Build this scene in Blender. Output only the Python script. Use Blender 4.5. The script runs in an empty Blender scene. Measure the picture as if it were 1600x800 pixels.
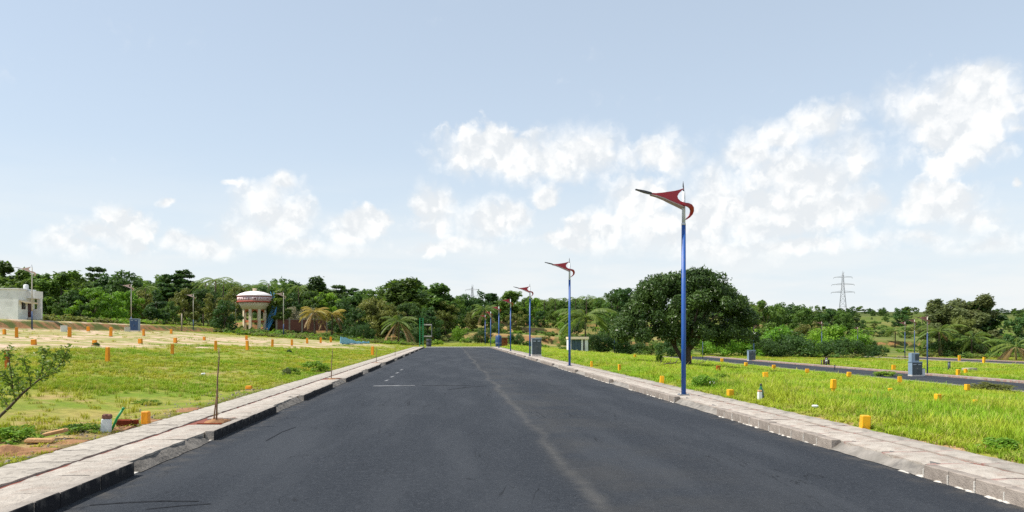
import bpy, bmesh, math, random
import numpy as np
from mathutils import Vector, Matrix
random.seed(7)
RNG = np.random.default_rng(11)
sc = bpy.context.scene
COL = sc.collection
R = math.radians

# ------------------------------------------------------------------ camera
EYE, FOC, HOR = 1.7, 1200.0, 525.0            # eye height (m), focal length and horizon of the 1600 px wide photograph
YAW = math.atan(95 / FOC)
SA, CA = math.sin(YAW), math.cos(YAW)
cam = bpy.data.cameras.new('camera')
cam.sensor_width = 36; cam.lens = 36 * FOC / 1600
cam.shift_y = (HOR - 400) / 1600
cam.clip_start = 0.1; cam.clip_end = 8000
cam_o = bpy.data.objects.new('camera', cam); COL.objects.link(cam_o)
cam_o.location = (0, 0, EYE); cam_o.rotation_euler = (math.pi / 2, 0, -YAW)
sc.camera = cam_o

# ------------------------------------------------------------------ sun, sky, exposure
SUN_EL, SUN_AZ = R(55), R(-99)                 # azimuth clockwise from +Y (the road)
sun = bpy.data.lights.new('sun', 'SUN'); sun.energy = 4.6; sun.angle = R(0.55); sun.color = (1.0, 0.95, 0.87)
sun_o = bpy.data.objects.new('sun', sun); COL.objects.link(sun_o)
sd = Vector((math.sin(SUN_AZ) * math.cos(SUN_EL), math.cos(SUN_AZ) * math.cos(SUN_EL), math.sin(SUN_EL)))
sun_o.rotation_euler = sd.to_track_quat('Z', 'Y').to_euler(); sun_o.location = (-30, 10, 60)
sc.view_settings.view_transform = 'Standard'; sc.view_settings.look = 'None'
sc.render.engine = 'CYCLES'; sc.cycles.use_denoising = False
sc.view_settings.gamma = 1.0; sc.view_settings.exposure = 0.42; sc.view_settings.use_curve_mapping = False

class NT:
    """small helper around a node tree"""
    def __init__(s, t): s.t = t
    def n(s, typ, **kw):
        nd = s.t.nodes.new(typ)
        for k, v in kw.items(): setattr(nd, k, v)
        return nd
    def set(s, sock, v):
        if isinstance(v, bpy.types.NodeSocket): s.t.links.new(v, sock)
        elif v is not None: sock.default_value = v
    def m(s, op, a, b=None, c=None, clamp=False):
        nd = s.n('ShaderNodeMath', operation=op, use_clamp=clamp)
        for i, v in enumerate((a, b, c)): s.set(nd.inputs[i], v)
        return nd.outputs[0]
    def v(s, op, a, b=None, c=None):
        nd = s.n('ShaderNodeVectorMath', operation=op)
        for i, q in enumerate((a, b, c)): s.set(nd.inputs[i], q)
        return nd.outputs['Value'] if op in ('LENGTH', 'DOT_PRODUCT', 'DISTANCE') else nd.outputs[0]
    def noise(s, vec, scale, detail=4, rough=.55, dist=0.0):
        nd = s.n('ShaderNodeTexNoise'); s.set(nd.inputs['Vector'], vec)
        nd.inputs['Scale'].default_value = scale; nd.inputs['Detail'].default_value = detail
        nd.inputs['Roughness'].default_value = rough; nd.inputs['Distortion'].default_value = dist
        return nd.outputs['Fac']
    def ss(s, x, a, b):
        nd = s.n('ShaderNodeMapRange', interpolation_type='SMOOTHSTEP')
        s.set(nd.inputs[0], x); s.set(nd.inputs[1], a); s.set(nd.inputs[2], b)
        nd.inputs[3].default_value = 0; nd.inputs[4].default_value = 1
        return nd.outputs[0]
    def mix(s, f, a, b, mode='MIX'):
        nd = s.n('ShaderNodeMix', data_type='RGBA', blend_type=mode)
        s.set(nd.inputs[0], f)
        for k, q in ((6, a), (7, b)):
            if isinstance(q, tuple) and len(q) == 3: q = q + (1,)
            s.set(nd.inputs[k], q)
        return nd.outputs[2]
    def sep(s, v):
        nd = s.n('ShaderNodeSeparateXYZ'); s.set(nd.inputs[0], v); return nd.outputs
    def comb(s, x, y, z):
        nd = s.n('ShaderNodeCombineXYZ')
        for i, q in enumerate((x, y, z)): s.set(nd.inputs[i], q)
        return nd.outputs[0]
    def mul(s, vec, k): return s.v('MULTIPLY', vec, k)

# clouds of the photograph as directions: pixel centre, half sizes, strength
CLOUDS = [(1505,148,72,40,1),(1445,168,48,40,1),(1545,138,36,32,1),(1490,208,70,44,1),(1555,182,52,52,.95),(1598,202,22,14,.75),(1480,250,44,26,.85),
 (1275,192,42,22,.95),(1222,214,48,24,.9),(1178,242,42,32,1),(1230,272,66,42,1),(1288,286,56,44,1),(1250,322,86,42,1),(1338,258,22,30,1),(1312,322,56,38,1),
 (1132,308,48,48,1),(1102,352,42,46,1),(1172,332,60,60,1),(1122,388,60,28,.8),(1472,312,46,34,1),(1440,332,40,26,1),(1524,342,40,22,.8),(1590,288,16,10,.6),
 (768,232,62,34,1),(732,246,32,24,1),(832,254,80,22,1),(906,234,64,30,1),(880,256,90,24,1),(950,250,32,20,.9),(1040,238,50,32,.85),
 (676,320,30,30,.95),(682,352,20,28,.85),(778,344,56,28,.95),(802,332,24,20,.95),(852,310,22,26,.75),(1000,322,44,34,1),(978,354,76,24,1),(1022,350,60,30,1),
 (444,286,28,20,.88),(414,308,40,24,.9),(362,292,20,8,.6),(432,340,62,30,.9),(402,370,60,20,.85),(182,344,34,26,.86),(148,364,44,24,.8),(108,378,44,20,.9),
 (204,360,40,30,.85),(262,320,24,12,.55),(566,348,44,24,.95),(588,338,26,18,.95),(540,364,44,18,.9),(300,386,80,18,.8),(486,386,70,16,.8),
 (1240,384,120,18,.75),(1440,376,120,18,.7),(1560,380,70,14,.75),(900,376,100,16,.7),(700,384,90,14,.7)]
def make_world():
    w = bpy.data.worlds.new('World'); sc.world = w; w.use_nodes = True
    T = NT(w.node_tree)
    bg = w.node_tree.nodes['Background']; bg.inputs[1].default_value = 0.127
    sky = T.n('ShaderNodeTexSky', sky_type='NISHITA', sun_disc=False)
    sky.sun_elevation = SUN_EL; sky.sun_rotation = SUN_AZ
    sky.altitude = 600; sky.air_density = 1.0; sky.dust_density = 1.6; sky.ozone_density = 1.2
    N = T.n('ShaderNodeTexCoord').outputs['Generated']
    x, y, z = T.sep(N)
    az = T.m('ARCTAN2', x, y); el = T.m('ARCSINE', z)
    n1 = T.noise(N, 15, 6, .56); n2 = T.noise(T.v('ADD', N, (3.1, 1.7, 5.3)), 15, 6, .56)
    n0 = T.noise(N, 46, 5, .6)
    P = T.comb(T.m('MULTIPLY_ADD', T.m('SUBTRACT', n1, .5), .045, az), T.m('MULTIPLY_ADD', T.m('SUBTRACT', n2, .5), .045, el), 0.0)
    acc = None
    for (px, py, rx, ry, s) in CLOUDS:
        u, v = (px - 800) / FOC, (HOR - py) / FOC
        a = math.atan(u) + YAW; e = math.atan(v / math.hypot(1, u))
        k = math.cos(math.atan(u))
        rx_, ry_ = 1.35 * rx / FOC * k * k, 1.3 * ry / FOC * k
        d = T.v('MULTIPLY_ADD', P, (1 / rx_, 1 / ry_, 0), (-a / rx_, -e / ry_, 0))
        d = T.m('ADD', T.v('LENGTH', d), (1 - s) * 1.1)
        if acc is None: acc = d
        else:
            nd = T.n('ShaderNodeMath', operation='SMOOTH_MIN'); T.set(nd.inputs[0], acc); T.set(nd.inputs[1], d); nd.inputs[2].default_value = .22
            acc = nd.outputs[0]
    # the same kind of fair-weather cumulus goes on all round the horizon
    ng = T.noise(T.v('MULTIPLY', N, (1, 1, 2.2)), 4.5, 5, .55)
    band = T.m('MULTIPLY', T.ss(el, .03, .10), T.ss(el, .50, .25))
    away = T.ss(T.m('ABSOLUTE', T.m('SUBTRACT', az, YAW)), .60, .72)
    dg = T.m('SUBTRACT', 1.6, T.m('MULTIPLY', T.m('MULTIPLY', band, away), T.ss(ng, .50, .66)))
    acc = T.m('MINIMUM', acc, dg)
    edge = T.m('ADD', acc, T.m('ADD', T.m('MULTIPLY', T.m('SUBTRACT', n1, .5), .95), T.m('MULTIPLY', T.m('SUBTRACT', n0, .5), .42)))
    vo = T.n('ShaderNodeTexVoronoi', feature='F1'); vo.inputs['Scale'].default_value = 30; vo.inputs['Detail'].default_value = 2; vo.inputs['Roughness'].default_value = .55
    W_ = T.v('MULTIPLY_ADD', T.comb(n1, n2, n0), (.05, .05, .05), N); T.set(vo.inputs['Vector'], W_)
    vo2 = T.n('ShaderNodeTexVoronoi', feature='F1'); vo2.inputs['Scale'].default_value = 30; vo2.inputs['Detail'].default_value = 1; vo2.inputs['Roughness'].default_value = .55
    T.set(vo2.inputs['Vector'], T.v('ADD', W_, tuple(sd * .010 + Vector((0, 0, .004)))))
    puff = vo.outputs['Distance']; puff2 = T.m('SUBTRACT', vo2.outputs['Distance'], puff)
    edge = T.m('ADD', edge, T.m('MULTIPLY', T.m('SUBTRACT', puff, .92), .50))
    soft = T.m('MULTIPLY_ADD', T.ss(T.noise(N, 7, 3, .5), .38, .62), .48, .17)
    dens = T.ss(edge, T.m('ADD', soft, .90), T.m('SUBTRACT', .84, soft))
    # billow relief of the clouds: brighter towards the sun side, greyer inside and below
    L = T.v('ADD', N, tuple(sd * .012))
    relief = T.m('SUBTRACT', n0, T.noise(L, 46, 5, .6))
    relief2 = T.m('SUBTRACT', n1, T.noise(T.v('ADD', N, tuple(sd * .03)), 15, 6, .56))
    lit = T.m('ADD', .70, T.m('ADD', T.m('MULTIPLY', puff2, 1.3), T.m('ADD', T.m('MULTIPLY', relief, 1.3), T.m('MULTIPLY', relief2, 2.8))), clamp=True)
    hazeup = T.ss(el, .02, .16)
    c_cl = T.mix(lit, (4.95, 5.12, 5.25), (6.5, 6.45, 6.3))
    veil = T.m('POWER', 2.718, T.m('MULTIPLY', el, -5.2))
    veil = T.m('MINIMUM', T.m('MULTIPLY_ADD', veil, .55, .46), .94)
    base = T.mix(veil, sky.outputs[0], (4.45, 5.05, 5.50))
    base = T.mix(T.m('MULTIPLY', T.ss(el, .24, .01), T.m('MULTIPLY_ADD', T.ss(T.noise(T.v('MULTIPLY', N, (1, 1, 6)), 5, 5, .55), .35, .62), .55, .40)), base, (5.35, 5.5, 5.52))
    dfac = T.m('MULTIPLY', dens, T.m('MULTIPLY_ADD', hazeup, .42, .46))
    col = T.mix(dfac, base, c_cl)
    T.set(bg.inputs[0], col)
    w.cycles.sampling_method = 'MANUAL'; w.cycles.sample_map_resolution = 512
make_world()

# ------------------------------------------------------------------ pixel <-> place, terrain
def ray(px, py):
    u, v = (px - 800) / FOC, (HOR - py) / FOC
    return np.array((SA + u * CA, CA - u * SA, v))
def sm(a, b, x):
    t = np.clip((x - a) / (b - a), 0, 1); return t * t * (3 - 2 * t)
def hash2(i, j):
    h = np.sin(i * 127.1 + j * 311.7) * 43758.5453
    return h - np.floor(h)
def vnoise(x, y):
    i, j = np.floor(x), np.floor(y); fx, fy = x - i, y - j
    fx = fx * fx * (3 - 2 * fx); fy = fy * fy * (3 - 2 * fy)
    a, b, c, d = hash2(i, j), hash2(i + 1, j), hash2(i, j + 1), hash2(i + 1, j + 1)
    return (a * (1 - fx) + b * fx) * (1 - fy) + (c * (1 - fx) + d * fx) * fy
def fbm(x, y, o=3):
    s, a, t = 0, .5, 0
    for k in range(o):
        s = s + a * vnoise(x * 2 ** k + 17.3 * k, y * 2 ** k - 9.1 * k); t += a; a *= .5
    return s / t
XL, XR, YEND = -3.85, 5.65, 112.0               # main road edges and its end
PL, PR = -5.40, 7.0                             # outer edges of its pavements
BANKS = [(177, 1.7), (214, 1.3), (246, 1.5), (286, 1.3), (330, 1.5), (390, 1.5), (460, 2)]
def H(x, y):
    x = np.asarray(x, float); y = np.asarray(y, float)
    wav = 1.6 * np.sin(y * .11) + .8 * np.sin(y * .37)
    left = .12 + 2.15 * np.clip((-x - 7) / 34, 0, 1) + 1.15 * sm(43.4, 45.4, -x + .35 * wav) + .02 * np.clip(-x - 47, 0, 250)
    right = .12 - 2.15 * np.clip((x - 8.5) / 28, 0, 1) - .35 * sm(48, 80, x)
    z = np.where(x < .85, left, right)
    yy = y + 5 * np.sin(x * .028 + 1) + 2 * np.sin(x * .11)
    rise = .022 * np.clip(yy - 150, 0, 450)
    for b, h in BANKS: rise = rise + h * sm(b, b + 2.6, yy)
    z = z * (1 - .65 * sm(140, 250, y)) + rise
    off = sm(7.5, 12, np.abs(x - .85)) * (1 - sm(34, 36, x) * (1 - sm(47, 49, x)) - sm(77.5, 79, x) * (1 - sm(90, 92, x)))
    z = z + off * (.22 * (fbm(x * .12, y * .12) - .5) + .10 * (vnoise(x * .6, y * .6) - .5))
    bed = (x > PL - .02) & (x < PR + .02) & (y < YEND + .5)
    return np.where(bed, -.08, z)
def h1(x, y): return float(H(x, y))
def ground_at(px, py, dmax=700):
    d = ray(px, py); D = 4.0
    f = lambda D: EYE + d[2] * D - h1(d[0] * D, d[1] * D)
    step = .25
    while D < dmax:
        if f(D + step) < 0:
            a, b = D, D + step
            for _ in range(20):
                m = (a + b) / 2
                if f(m) < 0: b = m
                else: a = m
            return float(d[0] * b), float(d[1] * b), b
        D += step; step = max(.25, D * .01)
    return float(d[0] * dmax), float(d[1] * dmax), dmax
def on_ground_D(px, D):
    d = ray(px, HOR); x, y = float(d[0] * D), float(d[1] * D)
    return x, y, h1(x, y)

# ------------------------------------------------------------------ materials
def new_mat(name):
    m = bpy.data.materials.new(name); m.use_nodes = True
    T = NT(m.node_tree); return m, T, m.node_tree.nodes['Principled BSDF']
def mat(name, c1, c2=None, rough=.7, scale=6, metal=0, bump=0, bscale=60, spec=.4, rnd=0, dirt=None, dscale=2.5, damt=.5):
    m, T, b = new_mat(name)
    P = T.n('ShaderNodeTexCoord').outputs['Object']
    c2 = c2 or tuple(k * .72 for k in c1)
    col = T.mix(T.ss(T.noise(P, scale, 5, .6), .3, .7), c1, c2)
    if dirt: col = T.mix(T.m('MULTIPLY', T.ss(T.noise(P, dscale, 6, .65, .6), .5, .68), damt), col, dirt)
    if rnd:
        r = T.n('ShaderNodeObjectInfo').outputs['Random']
        hs = T.n('ShaderNodeHueSaturation'); T.set(hs.inputs['Color'], col)
        T.set(hs.inputs['Value'], T.m('MULTIPLY_ADD', r, 2 * rnd, 1 - rnd)); col = hs.outputs[0]
    T.set(b.inputs['Base Color'], col)
    b.inputs['Roughness'].default_value = rough; b.inputs['Metallic'].default_value = metal
    b.inputs['Specular IOR Level'].default_value = spec
    if bump:
        bp = T.n('ShaderNodeBump'); bp.inputs['Strength'].default_value = bump; bp.inputs['Distance'].default_value = .02
        T.set(bp.inputs['Height'], T.noise(P, bscale, 4, .6)); T.set(b.inputs['Normal'], bp.outputs[0])
    return m
def leaf_mat(name, dark, light, hue=.03, val=.35, trans=.38, rough=.5):
    """foliage: tone per leaf and per clump, variation per plant"""
    m, T, b = new_mat(name)
    tone = T.n('ShaderNodeAttribute', attribute_name='tone').outputs['Fac']
    r = T.n('ShaderNodeObjectInfo').outputs['Random']
    col = T.mix(tone, dark, light)
    hs = T.n('ShaderNodeHueSaturation'); T.set(hs.inputs['Color'], col)
    T.set(hs.inputs['Hue'], T.m('MULTIPLY_ADD', T.m('SUBTRACT', T.m('FRACT', T.m('MULTIPLY', r, 7.3)), .5), hue, .5))
    T.set(hs.inputs['Value'], T.m('MULTIPLY_ADD', r, 2 * val, 1 - val)); col = hs.outputs[0]
    T.set(b.inputs['Base Color'], col); b.inputs['Roughness'].default_value = rough; b.inputs['Specular IOR Level'].default_value = .3
    tr = T.n('ShaderNodeBsdfTranslucent'); T.set(tr.inputs[0], T.mix(.5, col, (light[0] * 1.5, light[1] * 1.5, light[2])))
    mx = T.n('ShaderNodeMixShader'); mx.inputs[0].default_value = trans
    out = m.node_tree.nodes['Material Output']
    T.set(mx.inputs[1], b.outputs[0]); T.set(mx.inputs[2], tr.outputs[0]); T.set(out.inputs[0], mx.outputs[0])
    return m
def grass_mat(name, c1, c2, c3, dry):
    """grass blades: colour drifts over the field by place, paler at the tips"""
    m, T, b = new_mat(name)
    P = T.n('ShaderNodeNewGeometry').outputs['Position']
    tone = T.n('ShaderNodeAttribute', attribute_name='tone').outputs['Fac']
    rnd = T.n('ShaderNodeObjectInfo').outputs['Random']
    a = T.ss(T.noise(P, .22, 4, .6), .38, .62); d = T.ss(T.noise(T.v('ADD', P, (31, 7, 0)), .35, 5, .65), .52, .70)
    col = T.mix(a, c1, c2); col = T.mix(T.m('MULTIPLY', d, .75), col, c3)
    col = T.mix(T.m('MULTIPLY', T.ss(rnd, .72, .98), .7), col, dry)
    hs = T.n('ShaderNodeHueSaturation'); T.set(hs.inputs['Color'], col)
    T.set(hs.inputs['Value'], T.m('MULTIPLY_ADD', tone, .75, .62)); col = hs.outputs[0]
    T.set(b.inputs['Base Color'], col); b.inputs['Roughness'].default_value = .6; b.inputs['Specular IOR Level'].default_value = .2
    tr = T.n('ShaderNodeBsdfTranslucent'); T.set(tr.inputs[0], col)
    mx = T.n('ShaderNodeMixShader'); mx.inputs[0].default_value = .35
    T.set(mx.inputs[1], b.outputs[0]); T.set(mx.inputs[2], tr.outputs[0]); T.set(m.node_tree.nodes['Material Output'].inputs[0], mx.outputs[0])
    return m
M = {}
def ground_material():
    m, T, b = new_mat('ground')
    g = T.n('ShaderNodeNewGeometry'); P = g.outputs['Position']; x, y, z = T.sep(P); nz = T.sep(g.outputs['Normal'])[2]
    big = T.noise(P, .10, 4, .6); mid = T.noise(P, .45, 5, .62); fine = T.noise(P, 5, 5, .65); vf = T.noise(P, 40, 4, .6)
    grass = T.mix(T.ss(mid, .35, .65), (.15, .22, .018), (.29, .27, .05))
    grass = T.mix(T.m('MULTIPLY', T.ss(fine, .42, .62), .45), grass, (.10, .12, .02))
    soil = T.mix(T.ss(fine, .35, .65), (.40, .27, .14), (.27, .165, .08))
    sand = T.mix(T.ss(T.noise(P, 1.4, 6, .7), .35, .68), (.62, .47, .35), (.42, .29, .19))
    sand = T.mix(T.m('MULTIPLY', T.ss(vf, .45, .7), .4), sand, (.30, .2, .12))
    dirt = T.ss(T.m('SUBTRACT', T.m('MULTIPLY_ADD', T.m('SUBTRACT', mid, .5), 22, x), T.m('MULTIPLY', T.ss(y, 42, 95), 12)), -18.5, -24)
    dirt = T.m('MULTIPLY', dirt, T.ss(T.m('MULTIPLY_ADD', T.m('SUBTRACT', mid, .5), 60, y), 128, 108))
    dirt = T.m('MULTIPLY', dirt, T.m('MULTIPLY_ADD', T.ss(T.noise(T.v('ADD', P, (9, 4, 0)), .3, 5, .65), .40, .56), -.75, 1.0))
    verge = T.m('MULTIPLY', T.m('MULTIPLY', T.ss(x, -9.5, -6), T.ss(y, 22, 9)), T.ss(T.noise(P, .9, 5, .6), .42, .56))
    col = T.mix(T.m('MULTIPLY', T.ss(T.noise(T.v('ADD', P, (2, 8, 0)), .5, 5, .65), .53, .66), .6), grass, soil)
    col = T.mix(verge, col, soil)
    col = T.mix(dirt, col, sand)
    # terraced fields far behind: green strips, fallow and bare earth
    far = T.ss(y, 148, 162)
    strip = T.noise(T.v('MULTIPLY', P, (.012, .05, 0)), 1.0, 3, .5)
    ff = T.mix(T.ss(strip, .45, .49), (.08, .12, .022), (.33, .235, .10)); ff = T.mix(T.ss(strip, .50, .53), ff, (.10, .15, .025))
    ff = T.mix(T.m('MULTIPLY', T.ss(x, 60, 100), .7), ff, (.10, .14, .03))
    ff = T.mix(T.ss(y, 300, 420), ff, (.06, .085, .025))
    ff = T.mix(T.m('MULTIPLY', T.ss(mid, .4, .65), .4), ff, (.17, .17, .04))
    col = T.mix(far, col, ff)
    bank = T.mix(T.ss(fine, .35, .65), (.36, .19, .08), (.20, .10, .045))
    bank = T.mix(T.ss(mid, .42, .58), bank, (.09, .11, .025))
    area = T.m('MAXIMUM', T.ss(x, -38, -41), T.ss(y, 140, 150))
    col = T.mix(T.m('MULTIPLY', area, T.ss(T.m('MULTIPLY_ADD', T.m('SUBTRACT', fine, .5), .12, nz), .94, .86)), col, bank)
    T.set(b.inputs['Base Color'], col); b.inputs['Roughness'].default_value = .95; b.inputs['Specular IOR Level'].default_value = .15
    bp = T.n('ShaderNodeBump'); bp.inputs['Strength'].default_value = .5; bp.inputs['Distance'].default_value = .05
    T.set(bp.inputs['Height'], T.noise(P, 9, 6, .7)); T.set(b.inputs['Normal'], bp.outputs[0])
    return m
def asphalt_material(marks=True):
    m, T, b = new_mat('asphalt_new' if marks else 'asphalt')
    P = T.n('ShaderNodeNewGeometry').outputs['Position']; x, y, z = T.sep(P)
    gr = T.noise(P, 130, 3, .7); g2 = T.noise(P, 45, 4, .65); pat = T.noise(T.v('MULTIPLY', P, (1, .16, 1)), .9, 5, .6); pb = T.noise(P, .35, 4, .6)
    col = T.mix(T.ss(g2, .3, .7), (.020, .0235, .030), (.034, .039, .047))
    col = T.mix(T.m('MULTIPLY', T.ss(gr, .54, .72), .7), col, (.10, .108, .118))
    col = T.mix(T.m('MULTIPLY', T.ss(T.noise(P, 75, 2, .5), .60, .72), .6), col, (.006, .007, .009))
    col = T.mix(T.m('MULTIPLY', T.ss(T.noise(P, 17, 4, .8), .50, .68), .48), col, (.070, .076, .087))
    col = T.mix(T.m('MULTIPLY', T.ss(T.noise(T.v('ADD', P, (5, 3, 0)), 24, 3, .8), .54, .70), .50), col, (.009, .0105, .014))
    col = T.mix(T.m('MULTIPLY', T.ss(pat, .40, .66), .65), col, (.050, .055, .063))
    if marks:
        # dusty paving joint between the two laid strips and dust spread to one side of it
        wob = T.m('MULTIPLY', T.m('SUBTRACT', T.noise(T.comb(0.0, y, 0.0), .16, 4, .6), .5), .9)
        s = T.m('SUBTRACT', T.m('ADD', x, wob), 1.50)
        ragged = T.noise(P, 3.0, 6, .7)
        sa = T.m('ABSOLUTE', s)
        wid = T.m('MULTIPLY_ADD', T.m('SUBTRACT', ragged, .5), .28, T.m('MULTIPLY_ADD', T.noise(T.comb(1.0, y, 0.0), .35, 3, .6), .16, -.02))
        line = T.ss(sa, T.m('ADD', wid, .10), T.m('SUBTRACT', wid, .10))
        line = T.m('MULTIPLY', line, T.m('MULTIPLY_ADD', T.ss(T.noise(P, 1.1, 4, .6), .32, .6), .6, .4))
        halo = T.m('MULTIPLY', T.ss(s, -.35, .15), T.ss(s, 2.9, .3))
        halo = T.m('MULTIPLY', halo, T.ss(T.noise(P, .6, 5, .6), .36, .62))
        col = T.mix(T.m('MULTIPLY', halo, .36), col, (.062, .059, .054))
        col = T.mix(T.m('MULTIPLY', line, .55), col, (.105, .101, .094))
        # dust washed in along both edges
        ed = T.m('MULTIPLY', T.m('MAXIMUM', T.ss(x, XL + .5, XL), T.ss(x, XR - .45, XR)), T.ss(ragged, .42, .66))
        col = T.mix(T.m('MULTIPLY', ed, .45), col, (.13, .115, .095))
        # scuffs across the lanes
        sc_ = T.noise(T.v('MULTIPLY', P, (.5, 5, 1)), .9, 4, .55)
        col = T.mix(T.m('MULTIPLY', T.ss(sc_, .66, .76), .35), col, (.09, .09, .095))
        sk = T.noise(T.v('MULTIPLY', P, (2.6, .35, 1)), .8, 3, .5, 1.2)
        thin = T.ss(T.m('ABSOLUTE', T.m('SUBTRACT', sk, .5)), .008, .002)
        col = T.mix(T.m('MULTIPLY', T.m('MULTIPLY', thin, T.ss(pb, .5, .62)), .75), col, (.008, .009, .011))
    T.set(b.inputs['Base Color'], col)
    T.set(b.inputs['Roughness'], T.m('MULTIPLY_ADD', g2, .2, .70)); b.inputs['Specular IOR Level'].default_value = .12
    bp = T.n('ShaderNodeBump'); bp.inputs['Strength'].default_value = .8; bp.inputs['Distance'].default_value = .012
    T.set(bp.inputs['Height'], T.m('ADD', gr, T.m('MULTIPLY', g2, .8))); T.set(b.inputs['Normal'], bp.outputs[0])
    return m
M['ground'] = ground_material(); M['asphalt'] = asphalt_material(); M['asphalt2'] = asphalt_material(False)
M['conc_pink'] = mat('rough_pink_concrete', (.44, .395, .34), (.34, .30, .255), .9, 5, bump=1.0, bscale=28, spec=.2, rnd=.05, dirt=(.27, .17, .13), dscale=2.6, damt=.4)
M['conc_grey'] = mat('grey_concrete_slab', (.42, .38, .325), (.33, .295, .25), .9, 3.5, bump=.5, bscale=40, spec=.2, rnd=.05, dirt=(.12, .105, .09), dscale=8, damt=.6)
M['conc_r'] = mat('weathered_concrete_slab', (.36, .325, .28), (.27, .24, .205), .9, 2.5, bump=.6, bscale=30, spec=.2, rnd=.13, dirt=(.14, .13, .115), dscale=2.2, damt=.55)
M['bed'] = mat('red_soil_bedding', (.27, .10, .075), (.17, .065, .05), .95, 8, bump=.6, spec=.1)
M['kerb'] = mat('kerb_concrete', (.33, .285, .245), (.24, .205, .175), .88, 5, bump=.6, bscale=45, spec=.2, rnd=.12, dirt=(.13, .11, .10), dscale=4, damt=.5)
M['kerb_black'] = mat('kerb_black_plain', (.020, .021, .024), (.035, .034, .034), .75, 6, bump=.4, spec=.3, dirt=(.17, .15, .13), dscale=4, damt=.42)
def black_face():
    # concrete kerb, coloured black where a face turns towards the road
    m, T, b = new_mat('kerb_black_face'); P = T.n('ShaderNodeTexCoord').outputs['Object']
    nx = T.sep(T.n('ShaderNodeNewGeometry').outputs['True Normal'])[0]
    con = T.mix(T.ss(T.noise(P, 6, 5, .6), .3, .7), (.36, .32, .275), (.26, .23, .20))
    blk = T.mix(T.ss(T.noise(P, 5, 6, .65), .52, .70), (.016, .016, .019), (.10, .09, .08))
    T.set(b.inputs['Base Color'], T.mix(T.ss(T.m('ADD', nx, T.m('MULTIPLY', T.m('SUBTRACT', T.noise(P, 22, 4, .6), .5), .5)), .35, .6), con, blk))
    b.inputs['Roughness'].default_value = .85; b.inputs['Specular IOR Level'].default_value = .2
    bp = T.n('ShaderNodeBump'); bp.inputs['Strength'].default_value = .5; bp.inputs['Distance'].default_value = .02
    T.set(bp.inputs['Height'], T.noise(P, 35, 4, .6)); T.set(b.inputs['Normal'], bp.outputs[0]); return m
M['kerb_black'] = black_face()
def slab_variant(src, name, stain=False, specks=False, tint=None):
    m = M[src].copy(); m.name = name; T = NT(m.node_tree); b = m.node_tree.nodes['Principled BSDF']
    P = T.n('ShaderNodeTexCoord').outputs['Object']; x, y, z = T.sep(P); base = b.inputs['Base Color'].links[0].from_socket
    if stain:
        rn = T.n('ShaderNodeObjectInfo').outputs['Random']; q = T.v('ADD', P, T.comb(T.m('MULTIPLY', rn, 40), T.m('MULTIPLY', rn, 17), 0.0))
        f = T.m('MULTIPLY', T.ss(y, .34, .50), T.ss(T.noise(q, 3.5, 4, .6), .40, .58)); base = T.mix(T.m('MULTIPLY', f, .75), base, (.30, .135, .115))
        f = T.m('MULTIPLY', T.ss(T.m('ABSOLUTE', x), .22, .31), T.ss(T.noise(q, 2.0, 4, .6), .45, .62)); base = T.mix(T.m('MULTIPLY', f, .5), base, (.25, .21, .18))
    if specks:
        v = T.n('ShaderNodeTexVoronoi'); v.inputs['Scale'].default_value = 3.2; v.inputs['Randomness'].default_value = .55; T.set(v.inputs['Vector'], T.v('MULTIPLY', P, (1, 1, 0)))
        base = T.mix(T.m('MULTIPLY', T.ss(v.outputs['Distance'], .17, .09), .8), base, (.10, .085, .07))
    T.set(b.inputs['Base Color'], base); return m
M['conc_grey'] = slab_variant('conc_grey', 'speckled_concrete_slab', specks=True)
M['conc_pink_r'] = slab_variant('conc_pink', 'stained_pale_slab', stain=True)
M['conc_r'] = slab_variant('conc_r', 'stained_grey_slab', stain=True)
M['mortar'] = mat('white_cement_mortar', (.62, .59, .54), (.48, .45, .40), .9, 14, bump=.6, spec=.2)
M['ramp'] = mat('cement_ramp', (.29, .265, .235), (.18, .165, .145), .9, 4, bump=.8, bscale=35, spec=.2, dirt=(.10, .095, .09), dscale=3, damt=.6)
M['ramp_dark'] = mat('dark_cement_ramp', (.21, .19, .165), (.10, .092, .082), .9, 5, bump=.9, bscale=30, spec=.2, dirt=(.025, .024, .024), dscale=6, damt=.7)
M['paint_white'] = mat('road_paint', (.30, .30, .30), (.10, .105, .11), .7, 9, spec=.3)
M['pole_blue'] = mat('blue_pole_paint', (.012, .075, .32), (.018, .085, .30), .42, 2, spec=.45, rnd=.12, dirt=(.10, .12, .20), dscale=5, damt=.35)
M['pole_white'] = mat('white_pole_paint', (.62, .65, .68), (.52, .55, .57), .4, 3, spec=.5)
M['pole_tan'] = mat('weathered_pole', (.50, .47, .40), (.40, .37, .30), .6, 3)
M['pole_navy'] = mat('navy_pole_paint', (.02, .05, .13), (.03, .07, .16), .45, 3)
M['lamp_red'] = mat('red_lamp_shell', (.36, .012, .022), (.28, .010, .024), .38, 3, spec=.5)
M['lamp_faded'] = mat('faded_red_lamp_shell', (.26, .10, .085), (.20, .075, .065), .5, 3)
M['lamp_under'] = mat('pale_lamp_underside', (.48, .36, .37), (.40, .30, .31), .5, 3)
M['lamp_pale'] = mat('faded_lamp_shell', (.55, .40, .36), (.45, .32, .28), .5, 3)
M['lamp_dark'] = mat('dark_lamp_housing', (.03, .032, .038), (.05, .05, .055), .4, 3)
M['steel'] = mat('galvanised_steel', (.30, .31, .32), (.22, .23, .24), .5, 5, metal=.6)
M['orange'] = mat('orange_marker_paint', (.74, .29, .010), (.64, .23, .008), .6, 7, spec=.35, rnd=.12, dirt=(.30, .16, .06), dscale=9, damt=.4)
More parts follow.
